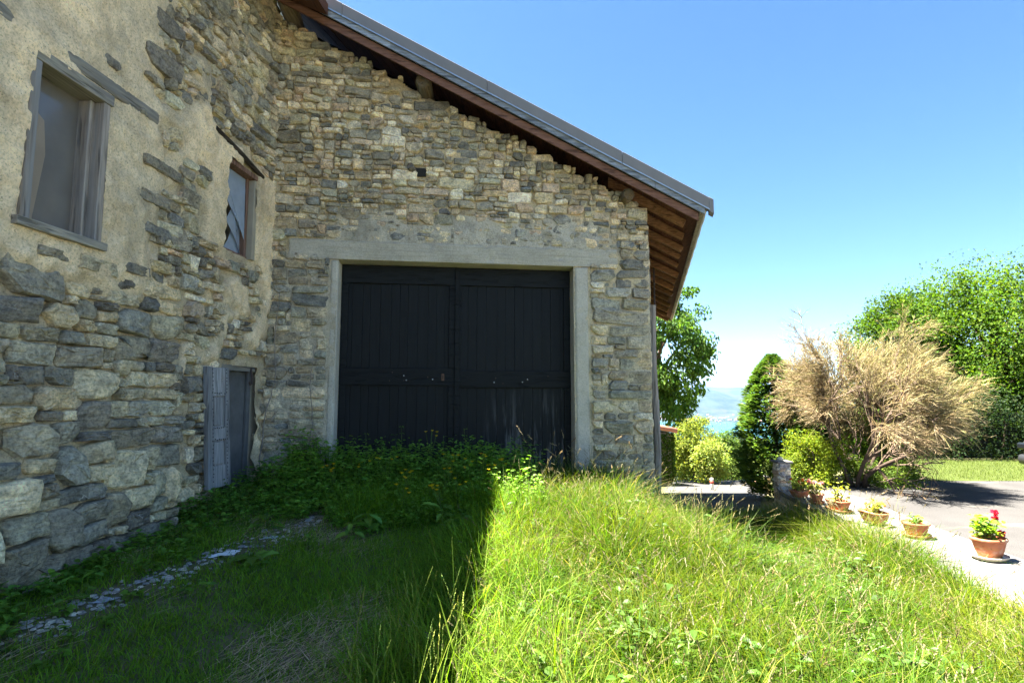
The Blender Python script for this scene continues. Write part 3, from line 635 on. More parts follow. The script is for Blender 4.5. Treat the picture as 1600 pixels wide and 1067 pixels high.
# corner post and downpipe on the track side
m = MB(); pb = p0 + EAVE * 1.1
m.tube([pb + np.array((0.075, 0, z)) + np.array((0.02 * math.sin(z * 2), 0, 0)) for z in np.linspace(-0.6, 3.0, 12)], 0.055, 8); m.obj('corner_post', 'frame_wood', barn)
m = MB(); pb = p0 + EAVE * 2.4
m.tube([pb + np.array((0.13, 0, z)) for z in (-0.8, 0.4, 1.5)], 0.028, 10); m.obj('downpipe', 'galv', barn, True)
m = MB(); m.tube([pb + np.array((0.12, 0, z)) for z in (1.52, 3.9)], 0.016, 8); m.obj('downpipe', 'iron', barn, True)

# ------------------------------------------------------------------ house on the left
house = empty('stone_house', tuple(Wl(2.5, 0.3, -3)), 'old stone house with crumbling cream plaster and two small windows', 'house')
def bat(z): return 0.20 * sstep(2.45, 0.6, z)
SE = lambda z: 1.57 + 1.1 * bat(z)
W1 = (2.62, 3.26, 2.77, 3.97); W2 = (0.42, 1.00, 3.19, 4.22); W3 = (0.20, 0.88, 0.3, 1.93)
def expo(s, z):      # 1 bare rubble, 0 plastered over
    n = 0.16 * fbm(s * 1.7, z * 1.7, s=51) + 0.10 * fbm(s * 6, z * 6, s=52)
    low = sstep(2.62, 2.3, z + n) * (s > SE(z) - 0.05)
    mid = sstep(-0.22, 0.10, fbm(s * 1.5, z * 1.5, s=53) + 0.35 * fbm(s * 5, z * 5, s=54) + 0.16) * sstep(2.3, 1.75, s + n)
    mid = mid * (1 - 0.75 * sstep(0.10, 0.02, np.abs(s - 1.1) - 0.12) * sstep(3.0, 3.3, z) * sstep(4.6, 4.2, z))
    mid = mid * (1 - 0.8 * sstep(0.45, 0.35, s) * sstep(3.0, 3.3, z) * sstep(4.5, 4.2, z))
    mid = np.maximum(mid, sstep(4.5, 5.0, z) * sstep(1.9, 1.2, s) * 0.8)
    top = 0.06 + 0.3 * sstep(0.1, 0.5, fbm(s * 1.1, z * 1.1, s=57))
    return np.clip(np.maximum(np.maximum(low, mid), top * (z > 2.4)), 0, 1)
def pl_d(s, z):
    e = expo(s, z); b = np.where(s > SE(z), bat(z), 0.0)
    return b + 0.058 * (1 - e) - np.where((s > SE(z)) & (z < 2.4), 0.022, 0.004) * e + 0.028 * fbm(s * 2.5, z * 2.5, s=61) + 0.022 * fbm(s * 11, z * 11, s=62, o=3) + 0.006 * fbm(s * 45, z * 45, s=63, o=2)
def pl_c(s, z):
    e = expo(s, z)[..., None]; g = sstep(-0.1, 0.4, fbm(s * 0.9, z * 0.9, s=66))[..., None]
    bounce_tint = (sstep(4.6, 5.6, z) * sstep(1.4, 0.5, s))[..., None]  # orange reflected light painted into the plaster at the top corner
    g2 = sstep(0.0, 0.45, fbm(s * 2.2 + 9, z * 1.4, s=68))[..., None]; pl = (np.array((0.70, 0.565, 0.375)) * (1 - 0.4 * g) + np.array((0.42, 0.37, 0.27)) * 0.4 * g) * (1 - 0.3 * g2) + np.array((0.30, 0.27, 0.20)) * 0.3 * g2
    pl = pl * (1 - 0.6 * bounce_tint) + np.array((0.42, 0.28, 0.15)) * 0.6 * bounce_tint
    return pl * (1 - e) + np.array((0.40, 0.34, 0.235)) * e
def inhole(s, z, g=0.0): 
    r = np.zeros(np.shape(s), bool)
    for a, b, c, d in (W1, W2, W3): r |= (s > a - g) & (s < b + g) & (z > c - g) & (z < d + g)
    return r
lwall = wall_sheet('side_wall', Wl, np.concatenate([np.arange(-0.02, 4.6, 0.022), np.arange(4.6, 10.5, 0.2)]), np.arange(0.0, 6.7, 0.024), pl_d, pl_c, lambda s, z: ~inhole(s, z), house)
m = MB(); sb = [0.0, W3[0], W2[0], W3[1], W2[1], W1[0], W1[1], 10.3]; zb = [0.0, W3[3], W1[2], W2[2], W1[3], W2[3], 6.65]
for i in range(len(sb) - 1):
    for j in range(len(zb) - 1):
        if not inhole(np.array((sb[i] + sb[i + 1]) / 2), np.array((zb[j] + zb[j + 1]) / 2)): m.fbox(Wl, sb[i], sb[i + 1], zb[j], zb[j + 1], -0.5, -0.05)
m.obj('wall_core', 'render', house)
m = MB()   # the other walls of the house
a, b, c_, d_ = Wl(10.3, 0, -0.5), Wl(10.3, 0, -6.5), Wl(-4.5, 0, -6.5), Wl(-4.5, 0, -0.5)
def wal(m, p, q, t, z1): 
    n_ = np.cross((q - p) / np.linalg.norm(q - p), UP) * t
    m.hexa([v + UP * z for z in (-0.5, z1) for v in (p, q, q + n_, p + n_)])
wal(m, a, b, -0.4, 6.6); wal(m, b, c_, -0.4, 6.6); m.obj('back_walls', 'render', house)
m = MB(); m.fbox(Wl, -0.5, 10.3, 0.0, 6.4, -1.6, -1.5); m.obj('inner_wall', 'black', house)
hr_ = MB()   # house roof, same slope as the barn's, running towards the viewer
def Hr(s, d, dz): return C0 + DL * s + NL * d + UP * (6.90 - 0.475 * d + dz)
hr_.hexa([Hr(s, d, z) for z in (-0.20, -0.05) for s, d in ((0.35, 0.82), (10.8, 0.82), (10.8, -3.6), (0.35, -3.6))]); hroof = hr_.obj('roof', 'soffit', house)
hr2 = MB(); hr2.hexa([C0 + DL * s + NL * d + UP * z for s, d, z in ((-0.3, -3.6, 8.35), (10.8, -3.6, 8.35), (10.8, -7.2, 6.4), (-0.3, -7.2, 6.4), (-0.3, -3.6, 8.6), (10.8, -3.6, 8.6), (10.8, -7.2, 6.65), (-0.3, -7.2, 6.65))]); hr2.obj('roof', 'soffit', house)

litems = []
rg = random.Random(77)
for (a, z, w, h) in pack(1.57, 4.6, 0.12, 2.75, (1.0, 2.6), (0.07, 0.25), rg, lambda *q: True):
    cu, cz = a + w / 2, z + h / 2; cu = cu + 1.1 * float(bat(cz)) * max(0, 1 - (cu - 1.57) / 1.5)
    e = float(expo(np.array(cu), np.array(cz)))
    if e < 0.45 or inhole(np.array(cu), np.array(cz), 0.12): continue
    litems.append((cu, cz, w, h, rg.uniform(0.04, 0.085), float(bat(cz)) - 0.015, pick(rg, BIG), 18, BIGR, None, 0.13))
for (a, z, w, h) in pack(0.02, 2.3, 0.2, 6.55, (1.0, 2.2), (0.06, 0.17), rg, lambda *q: True):
    cu, cz = a + w / 2, z + h / 2
    if cz < 2.65 and cu > 1.5: continue
    if inhole(np.array(cu), np.array(cz), 0.09) or abs(cu - 0.8) < 0.55 and 4.2 < cz < 4.45: continue
    e = float(expo(np.array(cu), np.array(cz)))
    pr = rg.uniform(0.0, 0.04) + 0.045 * e
    if pr + 0.0 < 0.058 * (1 - e) + 0.012: continue
    bounce_tint = cz > 4.6 and cu < 1.0  # tan stones where the reflected light is painted
    litems.append((cu, cz, w, h, pr + 0.01, -0.015, pick(rg, TAN if (bounce_tint or rg.random() < 0.45) else BIG), 12, ((1.0, -0.06), (1.0, 0.25), (0.93, 0.75), (0.72, 1.0)), None, 0.2))
for s, z, w, h, c, ro in ((2.04, 4.64, 0.46, 0.20, 3, 0.0), (2.02, 5.02, 0.42, 0.18, 3, 0), (1.75, 4.85, 0.25, 0.15, 4, 0), (1.98, 3.66, 0.50, 0.11, 4, 0), (2.08, 3.34, 0.44, 0.13, 0, 0.05),
                           (1.58, 3.52, 0.27, 0.17, 0, 0), (1.66, 3.74, 0.20, 0.11, 4, 0), (2.0, 3.06, 0.36, 0.11, 3, 0), (1.7, 3.05, 0.26, 0.18, 4, 0), (2.62, 4.28, 0.17, 0.09, 3, 0.1), (2.2, 4.42, 0.16, 0.07, 4, 0), (2.25, 4.05, 0.14, 0.06, 4, 0),
                           (2.98, 2.60, 0.30, 0.08, 0, 0), (2.2, 2.66, 0.3, 0.1, 4, 0), (2.6, 2.60, 0.4, 0.12, 1, 0)):
    litems.append((s, z, w, h, 0.022, 0.045, pick(rg, [BIG[c]]), 14, ((1.0, -0.06), (1.0, 0.25), (0.95, 0.8), (0.75, 1.0)), ro, 0.3))
emit_stones(litems, Wl, lwall, 300, lambda t: 1 / (6.8 - t[0]) ** 2)
# window with a dusty pane in a deep grey wooden frame
w1 = empty('window', tuple(Wl(2.94, 2.77, 0)), None, None); w1.parent = house; w1.location = WLOC[w1.name] - WLOC[house.name]
a, b, c, d = W1
def part(nm, mt, par, *bx, bev=0.006): q = MB(); q.fbox(Wl, *bx); return q.obj(nm, mt, par, bevel=bev)
part('frame', 'frame_wood', w1, a - 0.01, a + 0.055, c, d - 0.06, -0.13, 0.062); part('frame', 'frame_wood', w1, a + 0.056, a + 0.095, c, d - 0.06, -0.14, -0.02)
part('frame', 'frame_wood', w1, b - 0.055, b + 0.015, c, d - 0.06, -0.13, 0.068)
part('frame', 'grey_wood_h', w1, a - 0.03, b + 0.03, d - 0.058, d + 0.03, -0.13, 0.072)
part('sill', 'grey_wood_h', w1, a - 0.04, b + 0.05, c - 0.05, c + 0.012, -0.13, 0.095)
q = MB(); q.fbox(Wl, a + 0.05, b - 0.05, c + 0.01, d - 0.055, -0.125, -0.118); q.obj('pane', 'pane', w1)
q = MB(); q.add([Wl(s_, z_, dd_) for dd_ in (-0.117, -0.112) for s_, z_ in ((3.205, 3.74), (2.99, 3.60), (2.96, 3.35), (3.03, 2.79), (3.205, 2.79))], [(0, 1, 2, 3, 4), (9, 8, 7, 6, 5)] + [(k, (k + 1) % 5, 5 + (k + 1) % 5, 5 + k) for k in range(5)]); q.obj('lit_panel', 'panel', w1)  # lit part of the pane as a shape; its slanting edge draws a shadow line
part('lintel', 'grey_wood_h', w1, a - 0.55, b + 0.3, d + 0.045, d + 0.17, -0.1, 0.062, bev=0.03)
# window with broken glass and torn plastic
w2 = empty('window', tuple(Wl(0.7, 3.19, 0)), None, None); w2.parent = house; w2.location = WLOC[w2.name] - WLOC[house.name]
a, b, c, d = W2
part('frame', 'redwood', w2, a + 0.03, a + 0.075, c, d, -0.14, -0.04); part('frame', 'redwood', w2, b - 0.035, b, c, d, -0.14, -0.06)
part('frame', 'redwood', w2, a - 0.02, b + 0.02, d - 0.05, d + 0.01, -0.14, 0.04); part('frame', 'redwood', w2, a + 0.03, b, c - 0.005, c + 0.035, -0.14, -0.03)
part('reveal', 'render', w2, a - 0.04, a + 0.028, c, d - 0.055, -0.45, 0.03)
q = MB(); rgf = random.Random(5)
for k, poly in enumerate(([(0.48, 4.16), (0.97, 4.16), (0.97, 3.9), (0.80, 3.72), (0.62, 3.60), (0.50, 3.42)], [(0.5, 3.75), (0.66, 3.82), (0.86, 3.55), (0.62, 3.38), (0.54, 3.22), (0.49, 3.24)], [(0.97, 3.36), (0.97, 3.22), (0.82, 3.22)], [(0.97, 3.6), (0.97, 3.48), (0.88, 3.46)], [(0.97, 4.16), (0.97, 3.66), (0.90, 3.70), (0.86, 3.95)], [(0.52, 3.22), (0.60, 3.60), (0.74, 3.35), (0.80, 3.22)])):
    q = MB(); q.add([Wl(s, z, -0.07 - 0.006 * k + rgf.uniform(-0.03, 0.03)) for s, z in poly], [tuple(range(len(poly)))]); ob = q.obj('torn_film', 'film', w2)
    sol = ob.modifiers.new('thickness', 'SOLIDIFY'); sol.thickness = 0.003
q = MB(); q.tube([Wl(1.26, 4.42, 0.035), Wl(0.8, 4.33, 0.055), Wl(0.30, 4.26, 0.04)], [0.03, 0.036, 0.026], 7); q.obj('lintel', 'darkbeam', w2)
# low grey door
dr = empty('low_door', tuple(Wl(0.5, 0.6, 0)), None, None); dr.parent = house; dr.location = WLOC[dr.name] - WLOC[house.name]
a, b, c, d = W3
part('panel', 'greydoor', dr, a, b, c, d - 0.07, -0.12, -0.085); part('frame', 'grey_wood_h', dr, a, b, d - 0.068, d, -0.12, 0.0)
part('frame', 'greydoor', dr, a, a + 0.07, c, d - 0.07, -0.084, -0.05)
q = MB(); q.tube([Wl(0.30, 1.90, 0.0), Wl(0.30, 1.78, 0.02), Wl(0.32, 1.72, 0.03), Wl(0.36, 1.71, 0.035), Wl(0.38, 1.74, 0.035)], 0.012, 6); q.obj('hook', 'iron', dr, True)

# ------------------------------------------------------------------ loose shutter leaning on the house wall
sh = empty('old_shutter', tuple(Wl(1.02, 0.62, 0.1)), 'narrow grey studded wooden shutter leaning beside the low grey door', 'shutter')
def Ws(s, z, d=0.0): return Wl(0.845 + s * 0.98 + (z - 0.62) * 0.012, z, 0.13 + d - 0.055 * (z - 0.62))
def sp(nm, mt, *bx, bev=0.004): q = MB(); q.fbox(Ws, *bx); return q.obj(nm, mt, sh, bevel=bev)
H0, H1 = 0.64, 1.88
sp('backing', 'grey_wood', 0.02, 0.36, H0, H1 - 0.01, -0.03, -0.005)
sp('stile', 'grey_wood', 0.0, 0.075, H0, H1, -0.032, 0.02); sp('stile', 'grey_wood', 0.29, 0.38, H0, H1, -0.032, 0.02)
for z0, z1 in ((H1 - 0.30, H1 - 0.002), (1.12, 1.26), (H0 + 0.0, 0.86)): sp('rail', 'grey_wood', 0.076, 0.289, z0, z1, -0.03, 0.015)
for z0, z1 in ((1.275, 1.565), (0.875, 1.105)):
    o = sp('panel', 'grey_wood', 0.10, 0.265, z0, z1, -0.004, 0.012, bev=0.012)
st = MB(); rgs = random.Random(2); studs = []
for k in range(30): studs += [(0.055, H0 + 0.03 + k * 0.041), (0.30, H0 + 0.03 + k * 0.041)]
for z in (1.61, 1.25, 1.13): studs += [(0.09 + 0.035 * k, z) for k in range(6)]
for s, z in studs:
    if z > H1 - 0.02 or rgs.random() < 0.12: continue
    s += rgs.uniform(-0.006, 0.006); z += rgs.uniform(-0.006, 0.006)
    st.add([Ws(s - 0.009, z, 0.0195), Ws(s, z - 0.008, 0.0195), Ws(s + 0.009, z, 0.0195), Ws(s, z + 0.008, 0.0195), Ws(s, z, 0.029)], [(0, 1, 4), (1, 2, 4), (2, 3, 4), (3, 0, 4)])
o = st.obj('studs', 'plastic', sh); o['kind'] = 'stuff'

# ------------------------------------------------------------------ foliage builders
nrg = np.random.default_rng(12)
def unit(v): return v / (np.linalg.norm(v, axis=-1, keepdims=True) + 1e-9)
def vcol(base, n, var=0.25, hue=0.12, g=None):
    g = g or nrg; base = np.asarray(base, float); base = base if base.ndim == 2 else np.tile(base, (n, 1))
    k = 1 + var * g.standard_normal((n, 1)).clip(-1.8, 1.8); h = hue * g.standard_normal((n, 1)).clip(-1.8, 1.8)
    return np.clip(base * k * np.concatenate([1 + h, 1 + 0 * h, 1 - h], 1), 0.003, 0.9)
def blades(base, height, width, az, lean, droop, col, K=4, tipcol=None):
    """curved tapering grass blades; arrays of n"""
    n = len(base); t = np.linspace(0, 1, K + 1)
    dirv = np.stack([np.cos(az), np.sin(az), 0 * az], 1); side = np.stack([-np.sin(az), np.cos(az), 0 * az], 1)
    tw = nrg.uniform(-0.9, 0.9, n); side = unit(side * np.cos(tw)[:, None] + dirv * np.sin(tw)[:, None])
    out = (lean[:, None] * t + droop[:, None] * t ** 2.2) * height[:, None]
    up = height[:, None] * (t - 0.45 * np.clip(droop, 0, 1.5)[:, None] * t ** 3)
    c = base[:, None, :] + dirv[:, None, :] * out[..., None]; c[..., 2] += up
    w = width[:, None] * np.array([0.7, 1.0, 0.85, 0.55, 0.0])[None, :] if K == 4 else width[:, None] * (1 - t ** 1.6)[None, :]
    L = c[:, :-1] - side[:, None, :] * w[:, :-1, None] / 2; Rr = c[:, :-1] + side[:, None, :] * w[:, :-1, None] / 2
    V = np.concatenate([L, Rr, c[:, -1:]], 1); m = 2 * K + 1
    q = np.array([[i, K + i, K + i + 1, i + 1] for i in range(K - 1)]); tr = np.array([[K - 1, 2 * K - 1, 2 * K]])
    o = (np.arange(n) * m)[:, None, None]
    cc = np.repeat(col[:, None, :], m, 1)
    return V.reshape(-1, 3), [(q[None] + o).reshape(-1, 4), (tr[None] + o).reshape(-1, 3)], cc.reshape(-1, 3), c
def leaves(cen, axis, nrm, length, width, col, fold=0.25, six=False):
    """folded leaf faces; six=True gives a rounder outline"""
    n = len(cen); axis = unit(axis); nrm = unit(nrm - axis * (nrm * axis).sum(1, keepdims=True)); side = np.cross(axis, nrm)
    l = length[:, None]; w = width[:, None] / 2
    b = cen - axis * l / 2; t = cen + axis * l / 2 - nrm * l * 0.12
    if six:
        p1, p2 = cen - axis * l * 0.18, cen + axis * l * 0.2
        V = np.stack([b, p1 - side * w + nrm * w * fold, p2 - side * w * 0.85 + nrm * w * fold, t, p2 + side * w * 0.85 + nrm * w * fold, p1 + side * w + nrm * w * fold, cen], 1)
        F = np.array([[0, 6, 1, 1], [1, 6, 2, 2], [2, 6, 3, 3], [3, 6, 4, 4], [4, 6, 5, 5], [5, 6, 0, 0]])[:, :3]; m = 7
    else:
        mid = cen - axis * l * 0.05
        V = np.stack([b, mid - side * w + nrm * w * fold, t, mid + side * w + nrm * w * fold], 1); F = np.array([[0, 1, 2], [0, 2, 3]]); m = 4
    F = (F[None] + (np.arange(n) * m)[:, None, None]).reshape(-1, 3)
    return V.reshape(-1, 3), [F[:, ::-1]], np.repeat(col, m, 0)
def cat_mesh(parts):
    Vs, Fs, Cs, o = [], {}, [], 0
    for V, F, C in parts:
        Vs.append(V); Cs.append(C)
        for f in F: Fs.setdefault(f.shape[1], []).append(f + o)
        o += len(V)
    return np.concatenate(Vs), [np.concatenate(f) for f in Fs.values()], np.concatenate(Cs)
def rdir(n): return unit(nrg.standard_normal((n, 3)))

def tree(name, label, cat, base, trunk_h, trunk_r, centre, radii, nclump, nleaf, csize, llen, lwid, col, group=None, bark=(0.12, 0.09, 0.065), mat='leaf', flat=0.0, shell=0.55, droop=0.35, tipcol=None, limbs=14):
    """trunk with limbs reaching into a crown of leaf clumps"""
    base = np.array(base, float); centre = np.array(centre, float); radii = np.array(radii, float)
    root = empty(name, tuple(base), label, cat, group); tb = MB()
    top = np.array((base[0] * 0.6 + centre[0] * 0.4, base[1] * 0.6 + centre[1] * 0.4, base[2] + trunk_h))
    tb.tube([base - UP * 0.1, base * 0.6 + top * 0.4 + UP * 0.0, top], [trunk_r * 1.25, trunk_r, trunk_r * 0.75], 8, bark)
    d = rdir(nclump); rad = shell + (1 - shell) * nrg.random((nclump, 1)) ** 0.6
    lump = 1 + 0.30 * fbm(d[:, 0] * 2.2, d[:, 1] * 2.2, d[:, 2] * 2.2 + base[0], 71)[:, None]
    cc = centre + d * rad * radii * lump
    for i in range(min(limbs, nclump)):
        e = cc[i]; mid = top * 0.5 + e * 0.5 + UP * 0.15 * np.linalg.norm(e - top) * nrg.random() + nrg.standard_normal(3) * 0.06 * np.linalg.norm(e - top)
        tb.tube([top - UP * trunk_h * 0.15 * nrg.random(), mid, e], [trunk_r * 0.5, trunk_r * 0.3, trunk_r * 0.08], 5, bark)
    tb.obj('trunk', 'bark', root, True)
    n = nclump * nleaf; ci = np.repeat(np.arange(nclump), nleaf); sz = csize * nrg.uniform(0.6, 1.35, nclump)
    off = nrg.standard_normal((n, 3)).clip(-1.45, 1.45) * 0.58 * sz[ci][:, None]; off[:, 2] *= 1 - flat
    p = cc[ci] + off; out = unit(p - centre)
    ax = unit(rdir(n) + out * 0.5 - UP * droop * 1.2); nm = unit(rdir(n) * 0.7 + UP * 0.8 + out * 0.5)
    cl = vcol(np.asarray(col), n, 0.22, 0.10) * (1 + 0.22 * nrg.standard_normal(nclump).clip(-1.5, 1.5))[ci][:, None]
    if tipcol is not None:
        k = (nrg.random(n) < 0.25)[:, None]; cl = np.where(k, vcol(tipcol, n, 0.2), cl)
    V, F, C = leaves(p, ax, nm, llen * nrg.uniform(0.6, 1.3, n), lwid * nrg.uniform(0.6, 1.3, n), cl)
    npobj('crown', V, F, mat, root, C); return root

# ------------------------------------------------------------------ trees and shrubs
G = lambda x, y: float(ground(x, y))
# large tree at the right, behind the lawn
tree('leafy_tree', 'large bright green broadleaf tree behind the lawn at the right edge', 'tree', (15.2, 17.5, 0), 1.9, 0.26, (15.6, 16.6, 2.95), (4.3, 2.9, 2.65), 640, 140, 0.50, 0.10, 0.064, (0.046, 0.096, 0.007), tipcol=(0.085, 0.145, 0.008), shell=0.42, limbs=40)
tree('leafy_tree', 'lower green broadleaf tree just left of the large bright tree', 'tree', (12.4, 17.5, 0), 1.4, 0.15, (12.4, 17.4, 2.7), (1.5, 1.6, 2.1), 190, 130, 0.36, 0.095, 0.058, (0.046, 0.094, 0.008), tipcol=(0.08, 0.14, 0.009), limbs=24)
# walnut-like tree whose branches hang past the barn's eave
wt = at(1052, 480, 28.5)
tree('walnut_tree', 'green tree with hanging leafy branches seen beyond the barn eave', 'tree', (7.0, 29.4, -3.0), 4.2, 0.3, (wt[0] - 1.05, 28.8, 4.05), (3.2, 2.6, 4.1), 260, 66, 0.46, 0.25, 0.13, (0.062, 0.125, 0.02), shell=0.5, droop=0.9)
# dark hedge put in for the deep shade under the trees
hd = empty('hedge', (12, 14.2, 0), 'dark dense hedge standing in for the shade along the back of the lawn', 'hedge')
n = 26000; hp = np.stack([nrg.uniform(7.6, 17.5, n), 13.5 + nrg.uniform(0, 1.3, n), nrg.uniform(0.0, 1.75, n)], 1); hp[:, 2] *= 0.95 + 0.55 * fbm(hp[:, 0] * 1.3, 0 * hp[:, 0], s=4)
hp[:, 1] += 0.6 * fbm(hp[:, 0] * 1.6, hp[:, 2] * 1.6, s=6)
V, F, C = leaves(hp, rdir(n), rdir(n) + UP * 0.6 - np.array((0, 0.5, 0)), nrg.uniform(0.05, 0.1, n), nrg.uniform(0.03, 0.06, n), vcol((0.022, 0.042, 0.014), n)); npobj('foliage', V, F, 'leaf', hd, C)
m = MB(); m.box(7.7, 17.4, 14.3, 14.9, 0, 1.1); m.obj('dark_core', 'black', hd)  # near-black block inside, part of the painted shade
for x in np.arange(8.2, 17, 1.1):
    m = MB(); m.tube([(x, 14.2, -0.1), (x + nrg.uniform(-0.1, 0.1), 14.1, 0.8), (x + nrg.uniform(-0.2, 0.2), 14.1, 1.5)], [0.04, 0.03, 0.015], 5, (0.08, 0.06, 0.045)); m.obj('stem', 'bark', hd)
# tall conifer column by the gate
def conifer(base, H, rad, n, label, col, tip, lean=0.0):
    base = np.array(base, float); root = empty('conifer', tuple(base), label, 'conifer')
    m = MB(); m.tube([base - UP * 0.2, base + UP * H * 0.9], [0.09, 0.02], 7, (0.10, 0.07, 0.05)); m.obj('trunk', 'bark', root)
    t = nrg.random(n) ** 0.85; lay = np.floor(t * 15) / 15; z = (lay + (t - lay) * 0.9) * H
    az = nrg.uniform(0, 6.283, n); prof = np.interp(z / H, [0, 0.12, 0.45, 0.75, 0.92, 1], [0.75, 1.0, 1.0, 0.78, 0.42, 0.05]) * rad
    lumps = 1 + 0.55 * fbm(np.cos(az) * 2.4, np.sin(az) * 2.4, z * 3.2, 41, 3)
    r = prof * lumps * (0.45 + 0.6 * nrg.random(n) ** 0.5)
    p = np.stack([base[0] + r * np.cos(az), base[1] + r * np.sin(az), base[2] + z - 0.10 * r], 1)
    out = np.stack([np.cos(az), np.sin(az), 0.35 + 0 * az], 1)
    ax = unit(out + rdir(n) * 0.45); nm = unit(UP + rdir(n) * 0.5)
    C = vcol(col, n, 0.3); k = (r > prof * 0.88)[:, None]; C = np.where(k, vcol(tip, n, 0.25), C)
    V, F, C = leaves(p, ax, nm, nrg.uniform(0.09, 0.19, n), nrg.uniform(0.03, 0.06, n), C); npobj('crown', V, F, 'needle', root, C); return root
tb_ = at(1206, 755, 13.2)
conifer((tb_[0] + 0.13, 13.2, tb_[2] - 0.25), 3.35, 0.76, 20000, 'tall dark green column conifer behind the stone gate pillar', (0.034, 0.085, 0.02), (0.085, 0.155, 0.026))
conifer((7.55, 13.9, -0.2), 2.55, 0.75, 9000, 'broad dark conifer behind the dry brown shrub', (0.024, 0.058, 0.02), (0.05, 0.10, 0.028))

def bush(name, label, cx, cy, z0, rx, ry, h, ncl, nl, csz, ll, lw, col, group=None, tip=None, flat=0.0, cat='bush'):
    return tree(name, label, cat, (cx, cy, z0), h * 0.35, 0.03 + 0.01 * h, (cx, cy, z0 + h * 0.52), (rx, ry, h * 0.5), ncl, nl, csz, ll, lw, col, group, tipcol=tip, shell=0.35, droop=0.1, limbs=8, flat=flat)
def bpx(px, pt, pb, Y, rpx):   # place by where it stands: bearing, top and foot heights at distance Y
    a = at(px, pb, Y); b = at(px, pt, Y); return a[0], Y, a[2], rpx * Y / 850, (b[2] - a[2])
x, y, z, r_, h = bpx(1086, 655, 750, 25.4, 36); bush('roadside_shrub', 'large yellow green shrub beside the road, next to the tiled shed', x, y, z - 0.3, r_, r_ * 0.9, h * 1.02 + 0.3, 150, 90, 0.30, 0.11, 0.055, (0.14, 0.18, 0.03), tip=(0.20, 0.23, 0.045))
x, y, z, r_, h = bpx(1070, 645, 740, 28.5, 24); bush('roadside_shrub', 'taller green sapling rising behind the yellow green shrub', x, y, z, r_, r_, h * 1.05, 50, 70, 0.36, 0.16, 0.08, (0.10, 0.19, 0.03))
x, y, z, r_, h = bpx(1112, 690, 752, 24, 20); bush('roadside_shrub', 'pale olive bush behind the white and red road marker', x, y, z, r_, r_, h, 70, 80, 0.34, 0.12, 0.06, (0.18, 0.23, 0.05), tip=(0.23, 0.27, 0.08))
x, y, z, r_, h = bpx(1138, 676, 752, 44, 26); bush('hillside_tree', 'round dark green tree below the road in the gap', x, y, z, r_, r_, h, 110, 80, 0.5, 0.18, 0.10, (0.075, 0.13, 0.03))
x, y, z, r_, h = bpx(1162, 680, 752, 52, 18); bush('hillside_tree', 'grey green tree beside the round dark tree', x, y, z, r_, r_, h, 80, 70, 0.5, 0.2, 0.08, (0.10, 0.145, 0.075))
x, y, z, r_, h = bpx(1120, 715, 752, 33, 12); bush('roadside_shrub', 'small bright bush right of the road marker', x + 0.9, y, z, r_ * 1.2, r_, h, 40, 70, 0.3, 0.1, 0.05, (0.10, 0.15, 0.03))
x, y, z, r_, h = bpx(1185, 715, 748, 40, 30); bush('roadside_shrub', 'sunny grassy bush at the far road bend', x, y, z, r_, r_, h, 70, 70, 0.3, 0.12, 0.06, (0.12, 0.16, 0.045))
# far wooded slope: reads as one mass
n = 3900; th = nrg.uniform(0.10, 0.62, n); rr_ = 60 * (4300 / 60) ** nrg.random(n); fx, fy = rr_ * np.sin(th), rr_ * np.cos(th); fz = ground(fx, fy); keep = (fz > -326)
fx, fy, fz, rr_ = fx[keep], fy[keep], fz[keep], rr_[keep]; n = len(fx); k = 14
hgt = (4 + 5 * nrg.random(n)) * np.clip(rr_ / 300, 0.55, 1.6); q = np.repeat(np.arange(n), k)
d = rdir(n * k); d[:, 2] = np.abs(d[:, 2]); pp = np.stack([fx[q], fy[q], fz[q]], 1) + d * (hgt[q] * 0.5)[:, None] * np.array((1, 1, 1.5))
V, F, C = leaves(pp, rdir(n * k), d + UP * 0.3, hgt[q] * 0.9, hgt[q] * 0.7, vcol((0.030, 0.055, 0.022), n * k, 0.3) * (1 + 0.3 * nrg.standard_normal(n).clip(-1.5, 2))[q][:, None].clip(0.3))
tag(npobj('far_woodland', V, F, 'leaf', None, C), 'distant woods covering the slope down to the lake', 'woodland', kind='stuff')
# far lakeside village: too small to tell apart
m = MB()
for i in range(170):
    th, r = rnd.uniform(0.2, 0.52), rnd.uniform(6930, 7700); x, y = r * math.sin(th), r * math.cos(th); z = G(x, y); a = rnd.uniform(7, 16); hh = rnd.uniform(6, 10)
    m.box(x - a, x + a, y - 8, y + 8, z - 4, z + hh, (0.25, 0.24, 0.225)); m.add([(x - a, y - 8, z + hh), (x + a, y - 8, z + hh), (x + a, y + 8, z + hh), (x - a, y + 8, z + hh), (x - a, y, z + hh + 4), (x + a, y, z + hh + 4)], [(0, 1, 5, 4), (2, 3, 4, 5), (1, 2, 5), (3, 0, 4)], (0.36, 0.2, 0.15))
tag(m.obj('far_village', m_tint('far_house_walls')), 'distant pale houses of a village along the far lake shore', 'village', kind='stuff')

